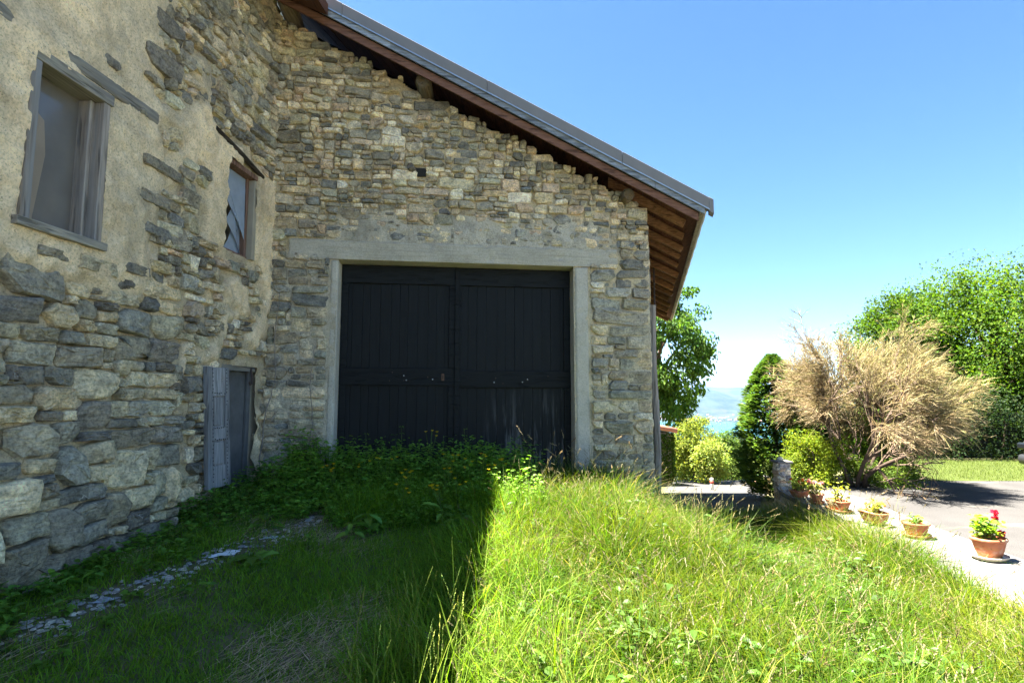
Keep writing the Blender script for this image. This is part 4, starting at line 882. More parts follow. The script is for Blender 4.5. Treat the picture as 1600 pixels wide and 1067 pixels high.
# dry brown tamarisk-like shrub
tam = empty('tamarisk_shrub', (6.06, 9.7, -0.04), 'sprawling dry brown feathery shrub with twisted trunk beside the drive', 'shrub')
def tamarisk(root, base, H, seed):
    g = np.random.default_rng(seed); tb = MB(); ends = []; twp = []
    def grow(p, d, L, r, lev):
        n = 4; P = [p]; dd = d.copy()
        for i in range(n):
            dd = unit(dd + g.standard_normal(3) * 0.20 + np.array((0.02, 0, 0.05 if lev < 2 else -0.02))); P.append(P[-1] + dd * L / n)
        tb.tube(P, np.linspace(r, r * 0.55, n + 1), 6 if lev < 2 else 4, tuple(np.array((0.085, 0.062, 0.047)) * (0.8 + 0.35 * lev)), cap=lev == 0)
        if lev >= 3: ends.append((P, dd)); return
        for k in range(5 if lev == 0 else (5 if lev == 1 else 6)):
            t = g.uniform(0.35, 1.0) if k else 1.0; q = np.array(P[int(round(t * n))])
            sp_ = unit(dd + unit(g.standard_normal(3)) * (0.55 if lev == 0 else 0.75)); sp_[2] = sp_[2] * 0.8 + (0.22 if lev < 2 else 0.05)
            o = q - base; o[2] = 0
            sp_ = unit(sp_ + unit(o) * 0.16 + np.array((0.10, 0, 0)))
            grow(q, sp_, L * g.uniform(0.58, 0.8), r * 0.52, lev + 1)
    for k in range(6):
        a = k / 6 * 6.283 + g.uniform(-0.3, 0.3); st = base + np.array((math.cos(a), math.sin(a), 0)) * 0.12
        grow(st, unit(np.array((math.cos(a) * 0.55, math.sin(a) * 0.45, 1.0))), H * g.uniform(0.36, 0.43), 0.046, 0)
    def warp(P):
        P = np.array(P, float); d = P - base; side = np.where(d[..., 0] > 0, 0.74, 0.70); t_ = sstep(0.25, 0.9, np.abs(d[..., 0]))
        P[..., 0] = base[0] + d[..., 0] * (1 - t_ * (1 - side)); P[..., 1] = base[1] + d[..., 1] * 0.75
        P[..., 2] = base[2] + d[..., 2] * 1.06 + t_ * 0.32 * np.clip(np.abs(d[..., 0]), 0, 1.6) * sstep(0.0, 0.5, d[..., 2]); return P
    tb.v = [warp(v) for v in tb.v]; tb.obj('trunk', 'bark', root, True); ends = [(list(warp(np.array(P))), dd) for P, dd in ends]
    B, D, Lg = [], [], []
    for P, dd in ends:
        for k in range(17):
            i = g.integers(1, len(P)); B.append(P[i] + g.standard_normal(3) * 0.015); o = B[-1] - (base + UP * H * 0.45)
            D.append(unit(dd * 0.8 + unit(o) * 0.55 + g.standard_normal(3) * 0.5 + np.array((0.10, 0, 0.16)))); Lg.append(g.uniform(0.14, 0.42))
    B, D, Lg = np.array(B), np.array(D), np.array(Lg); kp_ = (B[:, 2] - base[2] > 0.75 + 0.25 * g.random(len(B))) | (g.random(len(B)) < 0.04); B, D, Lg = B[kp_], D[kp_], Lg[kp_]; n = len(B)
    # each twig: a thin strip with side sprigs
    side = unit(np.cross(D, rdir(n))); t = np.array((0, 0.35, 0.7, 1.0))
    c = B[:, None] + D[:, None] * (Lg[:, None] * t)[..., None]; c[..., 2] -= (Lg[:, None] * 0.25 * t ** 2)
    w = 0.0038 * np.array((1, 0.9, 0.7, 0.15))
    V = np.concatenate([c - side[:, None] * w[None, :, None], c + side[:, None] * w[None, :, None]], 1)
    q = np.array([[i, 4 + i, 5 + i, i + 1] for i in range(3)]); F = [(q[None] + (np.arange(n) * 8)[:, None, None]).reshape(-1, 4)]
    rel = (B - base) / H; olive = sstep(-0.25, 0.6, rel[:, 0] * 0.9 + (rel[:, 2] - 0.5) * 0.6 + 0.35 * g.standard_normal(n))[:, None]
    tc = vcol((0.25, 0.19, 0.115), n, 0.28, 0.06, g) * (1 - olive) + vcol((0.24, 0.215, 0.09), n, 0.25, 0.06, g) * olive
    parts = [(V.reshape(-1, 3), F, np.repeat(tc, 8, 0))]
    ns = 5; qi = np.repeat(np.arange(n), ns); tt = g.uniform(0.15, 0.95, n * ns); sb_ = B[qi] + D[qi] * (Lg[qi] * tt)[:, None]; sb_[:, 2] -= Lg[qi] * 0.25 * tt ** 2
    sd = unit(D[qi] + unit(g.standard_normal((n * ns, 3))) * 0.75); sl = g.uniform(0.04, 0.11, n * ns); sn = unit(np.cross(sd, g.standard_normal((n * ns, 3))))
    V2 = np.stack([sb_ - sn * 0.0035, sb_ + sn * 0.0035, sb_ + sd * sl[:, None]], 1); parts.append((V2.reshape(-1, 3), [np.arange(n * ns * 3).reshape(-1, 3)], np.repeat(tc[qi] * 1.06, 3, 0)))
    V, F, C = cat_mesh(parts); npobj('twigs', V, F, 'straw', root, C)
tamarisk(tam, np.array((6.06, 9.7, -0.07)), 2.9, 5)
# bushes under it
bush('yellow_green_bush', 'bright yellow green bush at the foot of the dry brown shrub', 5.43, 9.9, -0.09, 0.53, 0.42, 1.0, 80, 120, 0.14, 0.05, 0.022, (0.12, 0.17, 0.014), tip=(0.165, 0.21, 0.018))
bush('green_bush', 'fresh green bush behind the trunk of the dry brown shrub', 7.15, 10.7, -0.09, 0.65, 0.5, 1.35, 70, 90, 0.2, 0.07, 0.035, (0.08, 0.15, 0.02), tip=(0.13, 0.2, 0.025))
bush('green_bush', 'small leafy bush on the drive edge below the brown twigs', 6.52, 9.75, -0.09, 0.75, 0.4, 0.5, 60, 90, 0.16, 0.06, 0.02, (0.075, 0.125, 0.022), tip=(0.12, 0.17, 0.03))
bush('green_bush', 'grassy bush just behind the gate pillar', 5.14, 10.07, -0.1, 0.45, 0.35, 0.5, 50, 90, 0.15, 0.06, 0.016, (0.11, 0.16, 0.035), tip=(0.16, 0.2, 0.05))

# ------------------------------------------------------------------ gate pillars, road marker, fence, tiled shed
def pillar(x, y, z0, w, d, h, label, seed, knob=True):
    rg = random.Random(seed); root = empty('gate_pillar', (x, y, z0), label, 'pillar'); m = MB(); m.box(x - w / 2, x + w / 2, y - d / 2, y + d / 2, z0 - 0.3, z0 + h, (0.3, 0.28, 0.24)); m.obj('core', 'jamb', root)
    z = z0
    Fp = [lambda u, zz, dd=0.0: np.array((x - w / 2 + u, y - d / 2 - dd, zz)), lambda u, zz, dd=0.0: np.array((x - w / 2 - dd, y + d / 2 - u, zz))]
    for fi, (F, L) in enumerate(((Fp[0], w), (Fp[1], d))):
        for (a, zz, ww, hh) in pack(0, L, z0, z0 + h - 0.02, (1.5, 3.2), (0.045, 0.085), rg, lambda *q: True):
            V, Q, T = stone_geo(F, a + ww / 2, zz + hh / 2, ww, min(hh, z0 + h - zz), 0.02, 0.0, rg, 10, gap=0.003, rough=0.08)
            npobj('stone', V, [np.array(Q), np.array(T)], 'stone', root, np.tile(pick(rg, [(0.36, 0.25, 0.17), (0.30, 0.26, 0.2), (0.16, 0.16, 0.17), (0.34, 0.31, 0.26), (0.25, 0.19, 0.14)]), (len(V), 1)), False)
    m = MB(); m.box(x - w / 2 - 0.03, x + w / 2 + 0.035, y - d / 2 - 0.035, y + d / 2 + 0.03, z0 + h, z0 + h + 0.035); m.obj('cap', 'slab', root, bevel=0.008)
    if knob: m = MB(); m.lathe([(0.045, 0), (0.055, 0.02), (0.04, 0.05), (0.012, 0.065)], (x - 0.02, y, z0 + h + 0.034), 10); m.obj('finial', 'jamb', root, True)
pillar(4.62, 9.48, -0.26, 0.20, 0.20, 0.69, 'stone and brick gate pillar at the end of the low white wall', 3)
a = at(1192, 771, 17.5); pillar(a[0], 17.5, a[2], 0.36, 0.36, 0.50, 'small rubble gate pillar across the road mouth', 8, False)
a = at(1112, 749, 19.6); a[2] = G(a[0], 19.6) - 0.02; rm = empty('road_marker', tuple(a), 'white road marker post with a red band', 'road marker')
m = MB(); m.lathe([(0.06, -0.2), (0.06, 0.25), (0.06, 0.26)], a, 14); m.obj('post', 'white', rm, True); m = MB(); m.lathe([(0.063, 0.26), (0.063, 0.35)], a, 14); m.obj('band', 'red', rm, True)
m = MB(); m.lathe([(0.06, 0.35), (0.06, 0.41), (0.045, 0.45), (0.001, 0.46)], a, 14); m.obj('cap', 'white', rm, True)
a = at(1176, 752, 33); gf = empty('green_fence', tuple(a), 'low green metal fence at the far side of the road', 'fence')
for k in range(4): m = MB(); m.box(a[0] - 0.6 + 0.4 * k, a[0] - 0.55 + 0.4 * k, 33, 33.05, a[2] - 0.3, a[2] + 0.42); m.obj('post', 'greenfence', gf)
for k in range(3): m = MB(); m.box(a[0] - 0.6, a[0] + 0.65, 32.97, 32.995, a[2] + 0.05 + 0.13 * k, a[2] + 0.14 + 0.13 * k); m.obj('rail', 'greenfence', gf)
s0 = at(1028, 745, 22.3); sx = s0[0]; zt = at(1045, 676, 22.3)[2]; xr = at(1049, 700, 22.3)[0]
shed = empty('tiled_shed', (sx, 23.5, s0[2]), 'small shed with red tiled roof and ivy covered wall beyond the barn', 'shed')
m = MB(); m.box(sx - 2.2, xr, 22.3, 24.8, s0[2] - 0.8, zt); m.obj('wall', 'render', shed)
m = MB(); m.hexa([(sx - 2.4, 22.1, zt + 0.5), (xr + 0.15, 22.1, zt), (xr + 0.15, 25, zt), (sx - 2.4, 25, zt + 0.75), (sx - 2.4, 22.1, zt + 0.62), (xr + 0.15, 22.1, zt + 0.06), (xr + 0.15, 25, zt + 0.06), (sx - 2.4, 25, zt + 0.85)]); rf = m.obj('roof', 'grey_wood_h', shed)
for k in range(12):
    yk = 22.14 + k * 0.23; m = MB(); m.tube([(sx - 2.4, yk, zt + 0.66 + 0.018 * k), (xr + 0.2, yk, zt + 0.09)], 0.10, 8); m.obj('roof_tile_row', 'tile', rf, True)
n = 5200; ip = np.stack([nrg.uniform(sx - 2.0, xr + 0.12, n), 22.25 - 0.14 * nrg.random(n), nrg.uniform(s0[2] - 0.2, zt - 0.02, n)], 1); k2 = nrg.random(n) < 0.4
ip[k2, 0] = xr + 0.14 * nrg.random(k2.sum()); ip[k2, 1] = nrg.uniform(22.2, 24.8, k2.sum())
V, F, C = leaves(ip, rdir(n) - UP * 0.6, rdir(n) + np.array((0.4, -0.9, 0.3)), nrg.uniform(0.07, 0.12, n), nrg.uniform(0.06, 0.10, n), vcol((0.055, 0.10, 0.014), n)); npobj('ivy', V, F, 'leaf', shed, C)

# ------------------------------------------------------------------ pots
def pot(c, r, h, label, sx=1.0, sy=1.0, rot=0.0, power=2.0, saucer=True, group='terracotta pots on the low white wall'):
    root = empty('terracotta_pot', c, label, 'pot', group)
    m = MB(); m.lathe([(r * 0.62, 0.02), (r * 0.66, 0.024), (r * 0.80, h * 0.45), (r * 0.93, h * 0.82), (r * 0.93, h * 0.86)], c, 32, sx, sy, rot, power); m.obj('body', 'terra', root, True)
    m = MB(); m.lathe([(r * 0.92, h * 0.85), (r * 1.0, h * 0.86), (r * 1.03, h * 0.9), (r * 1.03, h * 0.97), (r * 0.99, h), (r * 0.93, h), (r * 0.90, h * 0.95), (r * 0.88, h * 0.80), (r * 0.001, h * 0.79)], c, 32, sx, sy, rot, power); m.obj('rim', 'terra', root, True)
    m = MB(); m.lathe([(r * 0.001, h * 0.80), (r * 0.88, h * 0.81), (r * 0.5, h * 0.86), (r * 0.001, h * 0.87)], c, 24, sx, sy, rot, power); m.obj('soil', 'soil', root, True)
    if saucer:
        m = MB(); m.lathe([(r * 0.001, 0.0), (r * 0.9, 0.0), (r * 1.02, 0.035), (r * 1.06, 0.035), (r * 1.04, 0.02), (r * 0.9, 0.018), (r * 0.001, 0.016)], c, 32, sx, sy, rot, power); m.obj('saucer', 'jamb' if saucer == 2 else 'terra', root, True)
def potplant(c, h, w, nst, nlf, ll, col, label, flower=None, nfl=0, name='potted_plant', frad=0.03, fl_at=None):
    root = empty(name, tuple(c), label, 'plant'); tb = MB(); cen, ax = [], []
    c = np.array(c, float)
    for k in range(nst):
        a = rnd.uniform(0, 6.283); e = c + np.array((math.cos(a) * w * rnd.uniform(0.1, 0.6), math.sin(a) * w * rnd.uniform(0.1, 0.6), h * rnd.uniform(0.6, 1.0)))
        P = [c + np.array((math.cos(a), math.sin(a), 0)) * w * 0.15, (c + e) / 2 + np.array((rnd.uniform(-1, 1), rnd.uniform(-1, 1), 0)) * 0.02, e]; tb.tube(P, [0.006, 0.005, 0.003], 5, (0.10, 0.13, 0.05))
        for q in range(nlf): t = rnd.uniform(0.35, 1.1); cen.append(P[0] * (1 - t) + e * t + np.array([rnd.gauss(0, 1) for _ in range(3)]) * w * 0.16); ax.append((rnd.gauss(0, 1), rnd.gauss(0, 1), rnd.uniform(-0.3, 0.6)))
    tb.obj('stems', 'bark', root, True); n = len(cen)
    V, F, C = leaves(np.array(cen), np.array(ax), rdir(n) * 0.6 + UP, ll * nrg.uniform(0.7, 1.3, n), ll * 0.75 * nrg.uniform(0.7, 1.2, n), vcol(col, n, 0.2), six=True); npobj('foliage', V, F, 'leaf', root, C)
    for k in range(nfl):
        p = c + (np.array(fl_at[k]) if fl_at else np.array((rnd.uniform(-1, 1) * w * 0.6, rnd.uniform(-1, 1) * w * 0.6, h * rnd.uniform(0.8, 1.1))))
        n = 16; d = rdir(n); V, F, C = leaves(p + d * frad * 0.6, d + rdir(n) * 0.5, rdir(n), np.full(n, frad), np.full(n, frad * 0.9), vcol(flower, n, 0.15, 0.05), six=True); npobj('flower', V, F, 'petal', root, C)
ZT = 0.015
def pp_(px, py): r = ray(px, py); k = (ZT - 1.6) / r[2]; return (r[0] * k, r[1] * k, ZT)
c1 = pp_(1547, 872); pot(c1, 0.135, 0.20, 'largest terracotta pot on a saucer, holding the red flowering geranium', 1.15, 0.95, 0.3, 2.3, 2)
potplant((c1[0], c1[1], ZT + 0.165), 0.23, 0.19, 15, 15, 0.052, (0.15, 0.25, 0.025), 'leafy geranium with red blooms in the nearest terracotta pot', (0.55, 0.01, 0.035), 3, 'geranium', 0.036, [(0.105, -0.03, 0.075), (0.06, -0.02, 0.27), (0.10, 0.02, 0.21)])
c2 = pp_(1432, 838); pot(c2, 0.135, 0.16, 'wide round terracotta pot with a few small leaves, second nearest', 1.0, 1.0, 0, 2.0, True)
potplant((c2[0], c2[1], ZT + 0.13), 0.09, 0.13, 8, 6, 0.045, (0.12, 0.22, 0.03), 'few small green leaves in the round terracotta pot')
c3 = pp_(1366, 818); pot(c3, 0.125, 0.155, 'oblong terracotta planter with low yellow green plants', 0.85, 1.5, 0.15, 4.0, False)
potplant((c3[0], c3[1], ZT + 0.12), 0.13, 0.19, 14, 9, 0.042, (0.24, 0.26, 0.04), 'low yellow green bedding plants in the oblong terracotta planter', (0.5, 0.30, 0.06), 5, frad=0.022)
c4 = pp_(1310, 798); pot(c4, 0.12, 0.15, 'oblong terracotta planter with saucer and one leggy yellow leaved plant', 0.85, 1.4, 0.15, 4.0, True)
potplant((c4[0], c4[1], ZT + 0.12), 0.22, 0.26, 9, 10, 0.045, (0.26, 0.28, 0.04), 'leggy yellow leaved plant in an oblong terracotta planter')
c5 = pp_(1276, 786); pot(c5, 0.10, 0.14, 'small round terracotta pot with pale pink flowers', 1, 1, 0, 2, True)
potplant((c5[0], c5[1], ZT + 0.11), 0.20, 0.22, 12, 9, 0.045, (0.26, 0.27, 0.06), 'pale leaved plant with pink flowers in a small pot', (0.6, 0.28, 0.28), 6, frad=0.03)
c6 = pp_(1250, 778); pot(c6, 0.115, 0.12, 'farthest terracotta planter beside the gate pillar', 1.3, 0.9, 0.1, 3.0, False)
potplant((c6[0], c6[1], ZT + 0.09), 0.17, 0.22, 12, 9, 0.045, (0.24, 0.28, 0.05), 'orange flowered plant in the planter beside the gate pillar', (0.6, 0.16, 0.03), 6, frad=0.025)

# ------------------------------------------------------------------ car at the right edge
car = empty('parked_car', (9.99, 7.9, 0.0), 'dark grey car at the right edge, only its bumper corner showing', 'car')
def loft(secs, name, mat, par, smooth=True):
    V = []; k = len(secs[0])
    for s_ in secs: V += s_
    F = [(i * k + j, i * k + (j + 1) % k, (i + 1) * k + (j + 1) % k, (i + 1) * k + j) for i in range(len(secs) - 1) for j in range(k)] + [tuple(range(k))[::-1], tuple(range((len(secs) - 1) * k, len(secs) * k))]
    q = MB(); q.add(V, F); return q.obj(name, mat, par, smooth)
def ring(y, hw, z0, z1, pw=3.5, n=20):
    out = []
    for k in range(n):
        t = 2 * math.pi * k / n; ct, st = math.cos(t), math.sin(t)
        out.append((10.12 + hw * math.copysign(abs(ct) ** (2 / pw), ct), y, 0.0 + (z0 + z1) / 2 + (z1 - z0) / 2 * math.copysign(abs(st) ** (2 / pw), st)))
    return out
loft([ring(10.15, 0.62, 0.42, 0.70), ring(10.08, 0.80, 0.30, 0.86), ring(9.8, 0.88, 0.24, 0.98), ring(9.0, 0.91, 0.22, 1.02), ring(7.5, 0.91, 0.22, 1.02), ring(6.6, 0.90, 0.22, 0.98), ring(5.9, 0.84, 0.26, 0.86), ring(5.65, 0.66, 0.34, 0.7)], 'body', 'carpaint', car)
loft([ring(9.92, 0.68, 0.95, 1.10), ring(9.6, 0.74, 0.92, 1.42), ring(9.0, 0.74, 0.92, 1.52), ring(7.8, 0.72, 0.92, 1.52), ring(7.2, 0.72, 0.92, 1.3), ring(6.8, 0.70, 0.9, 1.02)], 'cabin', 'carglass', car)
loft([ring(9.55, 0.66, 1.44, 1.50), ring(9.0, 0.70, 1.47, 1.56), ring(7.8, 0.68, 1.47, 1.56), ring(7.5, 0.6, 1.40, 1.47)], 'roof', 'carpaint', car)
loft([ring(10.22, 0.70, 0.30, 0.52), ring(10.10, 0.88, 0.28, 0.56), ring(9.75, 0.93, 0.28, 0.56), ring(9.7, 0.93, 0.3, 0.5)], 'bumper', 'carpaint', car)
for sx_ in (-1, 1):
    q = MB(); x = 9.99 + sx_ * 0.60; q.box(x - 0.13, x + 0.13, 9.9, 10.13, 0.60, 0.72); q.obj('headlight', 'carglass', car, bevel=0.03)
    for yw in (9.35, 6.5):
        q = MB(); q.lathe([(0.001, -0.1), (0.24, -0.1), (0.31, -0.07), (0.31, 0.07), (0.24, 0.1), (0.001, 0.1)], (0, 0, 0), 24); v = np.concatenate(q.v)
        v = np.stack([10.12 + sx_ * 0.82 + v[:, 2], yw + v[:, 0], 0.31 + v[:, 1]], 1); wh = npobj('wheel', v, [np.array(f) for f in q.f.values()], 'tyre', car, None, True)
        q = MB(); q.lathe([(0.001, -0.11), (0.19, -0.108), (0.2, 0.108), (0.001, 0.11)], (0, 0, 0), 20); v = np.concatenate(q.v)
        npobj('rim', np.stack([10.12 + sx_ * 0.82 + v[:, 2], yw + v[:, 0], 0.31 + v[:, 1]], 1), [np.array(f) for f in q.f.values()], 'galv', wh, None, True)

# ------------------------------------------------------------------ grass and weeds
def scatter(n, x0, x1, y0, y1, dens):
    x = nrg.uniform(x0, x1, n); y = nrg.uniform(y0, y1, n); k = nrg.random(n) < dens(x, y); return x[k], y[k]
def front_y(x): return C0[1] + math.tan(A) * (x - C0[0])
def left_x(y): return C0[0] + (C0[1] - y) * -0.0776
def free(x, y):
    ok = (y < front_y(x) - 0.05) | (x > 2.05 + 0.25 * (y - 7.5)); b = np.where(y < 5.1, 0.25, 0.05)
    return ok & (x > left_x(y) + b) & (x < wall_x(y) + 0.02 * (y > 5) - 0.02)
def shade_edge(y): return -0.72 + 0.13 * y
def grassmap(x, y):    # height of the growth
    tall = sstep(-0.75, 0.25, x - shade_edge(y) + 0.25 * fbm(x * 1.1, y * 1.1, s=81))
    h = 0.07 + tall * (0.34 + 0.14 * fbm(x * 0.8, y * 0.8, s=82))
    h = h + 0.26 * sstep(5.2, 5.9, y + 0.35 * fbm(x * 1.5, y * 1.5, s=83)) * sstep(-2.4, -1.4, x) * (1 - 0.55 * tall) * sstep(7.3, 6.9, y)
    h = h * (1 - 0.30 * tall * sstep(4.8, 6.2, y))
    h = h * (1 - 0.72 * sstep(1.25, 2.1, x + 0.25 * fbm(x, y, s=84)) * sstep(5.0, 5.7, y)) * (1 - 0.32 * sstep(1.6, 3.2, x)) * (1 + 0.5 * fbm(x * 2.4, y * 2.4, s=99, o=2)) * (1 - 0.25 * sstep(4.6, 3.0, y))
    h = h + 0.40 * sstep(0.95, 0.3, wall_x(y) - x + 0.25 * fbm(x * 3, y * 3, s=95)) * sstep(4.8, 5.8, y) * sstep(9.2, 8.2, y)
    return h
def gcol(x, y, n):
    fresh = np.array((0.040, 0.092, 0.003)); pale = np.array((0.105, 0.140, 0.008)); dry = np.array((0.23, 0.21, 0.085))
    a = sstep(-0.35, 0.45, 1.5 * fbm(x * 1.6, y * 1.6, s=91) + 0.35 * nrg.standard_normal(n))[:, None]
    c = fresh * (1 - a) + pale * a; k = (nrg.random(n) < 0.06 + 0.22 * sstep(0.1, 0.5, fbm(x * 1.7, y * 1.7, s=93)))[:, None]; c = np.where(k, dry, c); return vcol(c, n, 0.2, 0.06)
parts = []
x, y = scatter(140000, -1.2, 4.7, 1.2, 9.0, lambda x, y: free(x, y) * sstep(-1.0, 0.0, x - shade_edge(y)) * np.maximum(1 - 0.45 * sstep(5.6, 6.6, y) * sstep(2.2, 2.8, x) - 0.5 * sstep(7.2, 7.8, y), 1.0 * sstep(0.9, 0.3, wall_x(y) - x)))
n = len(x); hm = grassmap(x, y); h = hm * nrg.uniform(0.45, 1.25, n); base = np.stack([x, y, ground(x, y) - 0.01], 1)
V, F, C, _ = blades(base, h, 0.003 + 0.0065 * nrg.random(n) ** 2.2, nrg.uniform(0, 6.283, n), nrg.uniform(0.0, 0.75, n), nrg.uniform(0, 1.3, n) ** 1.3, gcol(x, y, n)); parts.append((V, F, C))
tx, ty = scatter(520, -0.3, 4.3, 1.6, 7.0, lambda x, y: free(x, y) * sstep(-0.1, 0.3, x - shade_edge(y)) * (1 - 0.9 * sstep(5.2, 6.0, y) * sstep(1.5, 2.1, x)))
q = np.repeat(np.arange(len(tx)), 34); n = len(q); th_ = grassmap(tx, ty) * nrg.uniform(0.85, 1.5, len(tx)); az = nrg.uniform(0, 6.283, n); ra_ = 0.045 * nrg.random(n)
x = tx[q] + ra_ * np.cos(az); y = ty[q] + ra_ * np.sin(az); tc = np.array([(0.042, 0.10, 0.008), (0.09, 0.145, 0.008), (0.17, 0.185, 0.025), (0.062, 0.118, 0.02), (0.25, 0.22, 0.09)])[nrg.choice(5, len(tx), p=[0.34, 0.28, 0.14, 0.18, 0.06])]
V, F, C, _ = blades(np.stack([x, y, ground(x, y) - 0.01], 1), th_[q] * nrg.uniform(0.5, 1.1, n), 0.0035 + 0.006 * nrg.random(n) ** 2, az, nrg.uniform(0.1, 0.75, n), nrg.uniform(0.1, 1.2, n), vcol(tc[q], n, 0.15, 0.05)); parts.append((V, F, C))
tag(npobj('tall_grass', *cat_mesh(parts)[:2], 'grass', None, cat_mesh(parts)[2], center=False), 'long sunlit meadow grass filling the yard up to the white wall', 'grass', kind='stuff')
# short grass in the building's shade, with hay showing through
x, y = scatter(105000, -3.4, 0.3, 1.4, 7.0, lambda x, y: free(x, y) * (1 - 0.85 * sstep(-0.6, 0.2, x - shade_edge(y))) * sstep(-0.35, 0.25, fbm(x * 1.3, y * 1.3, s=85) + 0.42) * (1 - 0.9 * np.exp(-((x + 2.75 - (y - 3.1) * 0.317) / 0.16) ** 2)))
n = len(x); hm = np.minimum(grassmap(x, y), 0.28); h = hm * nrg.uniform(0.6, 1.7, n)
V, F, C, _ = blades(np.stack([x, y, ground(x, y) - 0.01], 1), h, nrg.uniform(0.004, 0.0085, n), nrg.uniform(0, 6.283, n), nrg.uniform(0.1, 0.7, n), nrg.uniform(0, 0.9, n), vcol((0.16, 0.29, 0.03), n, 0.3, 0.1), 2)
tag(npobj('short_grass', V, F, 'grass', None, C, center=False), 'short green grass in the shade of the house', 'grass', kind='stuff')
x, y = scatter(26000, -3.3, 0.4, 1.4, 6.2, lambda x, y: free(x, y) * sstep(-0.2, 0.35, fbm(x * 0.9 + 4, y * 0.9, s=86) + 0.25 * sstep(4.2, 3.0, y)) * sstep(0.2, -0.6, x - shade_edge(y)))
n = len(x); L = nrg.uniform(0.06, 0.28, n); az = 0.9 + 0.7 * nrg.standard_normal(n)
V, F, C, _ = blades(np.stack([x, y, ground(x, y) + nrg.uniform(0.002, 0.03, n)], 1), L * 0.12, nrg.uniform(0.0025, 0.0045, n), az, 8 * nrg.uniform(0.8, 1.1, n), 0.3 * nrg.random(n), vcol((0.55, 0.43, 0.27), n, 0.25, 0.05))
tag(npobj('dry_hay', V, F, 'straw', None, C, center=False), 'flattened dry hay lying on the shaded ground', 'hay', kind='stuff')
# lawn and dark grass beside the barn
x, y = scatter(30000, 2.0, 6.5, 6.0, 11.5, lambda x, y: (free(x, y)) * (x > 2.2 + 0.25 * (y - 7.5)) * (x < wall_x(y) + 0.2) * sstep(11.2, 9.8, y + 0.3 * fbm(x * 2, y * 2, s=4)))
n = len(x); V, F, C, _ = blades(np.stack([x, y, ground(x, y) - 0.01], 1), nrg.uniform(0.06, 0.17, n), nrg.uniform(0.003, 0.006, n), nrg.uniform(0, 6.283, n), nrg.uniform(0, 0.5, n), nrg.uniform(0, 0.8, n), vcol((0.08, 0.15, 0.022), n, 0.22, 0.06), 3)
tag(npobj('side_grass', V, F, 'grass', None, C, center=False), 'grass in the barn shadow between barn and low wall', 'grass', kind='stuff')
x, y = scatter(26000, 6.4, 17, 10.2, 13.6, lambda x, y: (x > bank_x(y) + 0.9) * sstep(10.15, 10.65, y + 0.25 * fbm(x * 2, y * 2, s=5)))
n = len(x); V, F, C, _ = blades(np.stack([x, y, 0 * x - 0.01], 1), nrg.uniform(0.03, 0.07, n), nrg.uniform(0.004, 0.008, n), nrg.uniform(0, 6.283, n), nrg.uniform(0, 0.6, n), nrg.uniform(0, 0.8, n), vcol((0.065, 0.095, 0.020), n, 0.25, 0.08), 2)
tag(npobj('lawn_grass', V, F, 'grass', None, C, center=False), 'mown grass of the lawn behind the drive', 'grass', kind='stuff')
# seed heads on fine stalks
def stalks(name, label, x, y, h, col, hcol, hl, hw, nsp, lean=(0.05, 0.45), sw=0.003, droop=0.5):
    n = len(x); V, F, C, c = blades(np.stack([x, y, ground(x, y) - 0.01], 1), h, np.full(n, sw), nrg.uniform(0, 6.283, n), nrg.uniform(*lean, n), nrg.uniform(0, droop, n), col)
    ps = [(V, F, C)]; tip = c[:, -1]; d = unit(c[:, -1] - c[:, -2]); qi = np.repeat(np.arange(n), nsp); t = np.tile(np.linspace(0.0, 1.0, nsp), n) 
    p = tip[qi] - d[qi] * (t * hl[qi])[:, None]; ax = unit(d[qi] + rdir(n * nsp) * 0.55)
    ps.append(leaves(p + ax * hw * 0.8, ax, rdir(n * nsp), np.full(n * nsp, hw * 2.4), np.full(n * nsp, hw), hcol[qi]))
    V, F, C = cat_mesh(ps); return tag(npobj(name, V, F, 'straw', None, C, center=False), label, 'grass', kind='stuff')
x, y = scatter(5600, -0.5, 4.6, 1.6, 8.6, lambda x, y: free(x, y) * sstep(-0.2, 0.4, x - shade_edge(y)) * np.maximum(1 - 0.8 * sstep(5.6, 6.4, y) * sstep(2.0, 2.8, x), 1.0 * sstep(0.7, 0.2, wall_x(y) - x)))
n = len(x); stalks('seed_grass', 'fine grass stalks with pale seed heads among the sunlit grass', x, y, grassmap(x, y) * nrg.uniform(1.0, 1.6, n), vcol((0.11, 0.14, 0.03), n), vcol((0.19, 0.165, 0.085), n, 0.3, 0.1), nrg.uniform(0.03, 0.09, n), 0.0055, 12)
x, y = scatter(260, -0.75, 0.25, 2.0, 3.3, lambda x, y: sstep(-0.45, 0.05, x + 0.62 - 0.14 * y + 0.1))
n = len(x); V, F, C, _ = blades(np.stack([x, y, ground(x, y) - 0.01], 1), nrg.uniform(0.3, 0.72, n), nrg.uniform(0.005, 0.010, n), nrg.uniform(0, 6.283, n), nrg.uniform(0.1, 0.6, n), nrg.uniform(0.0, 0.7, n), vcol((0.10, 0.17, 0.012), n, 0.2, 0.06))
tag(npobj('broad_grass', V, F, 'grass', None, C, center=False), 'broad sunlit grass blades along the edge of the shade', 'grass', kind='stuff')
x, y = scatter(330, -0.7, 0.35, 1.9, 3.4, lambda x, y: sstep(-0.75, -0.2, x - shade_edge(y)) * 0.55)
x = np.concatenate([x, [-0.78, -0.72, -0.80, -0.60]]); y = np.concatenate([y, [2.45, 2.5, 2.3, 2.35]])
n = len(x); stalks('rye_grass', 'tall sunlit rye grass spikes in front of the shaded ground', x, y, nrg.uniform(0.35, 0.72, n), vcol((0.16, 0.23, 0.03), n), vcol((0.24, 0.28, 0.06), n), nrg.uniform(0.10, 0.17, n), 0.0045, 16, (0.0, 0.4), 0.0042, 0.15)
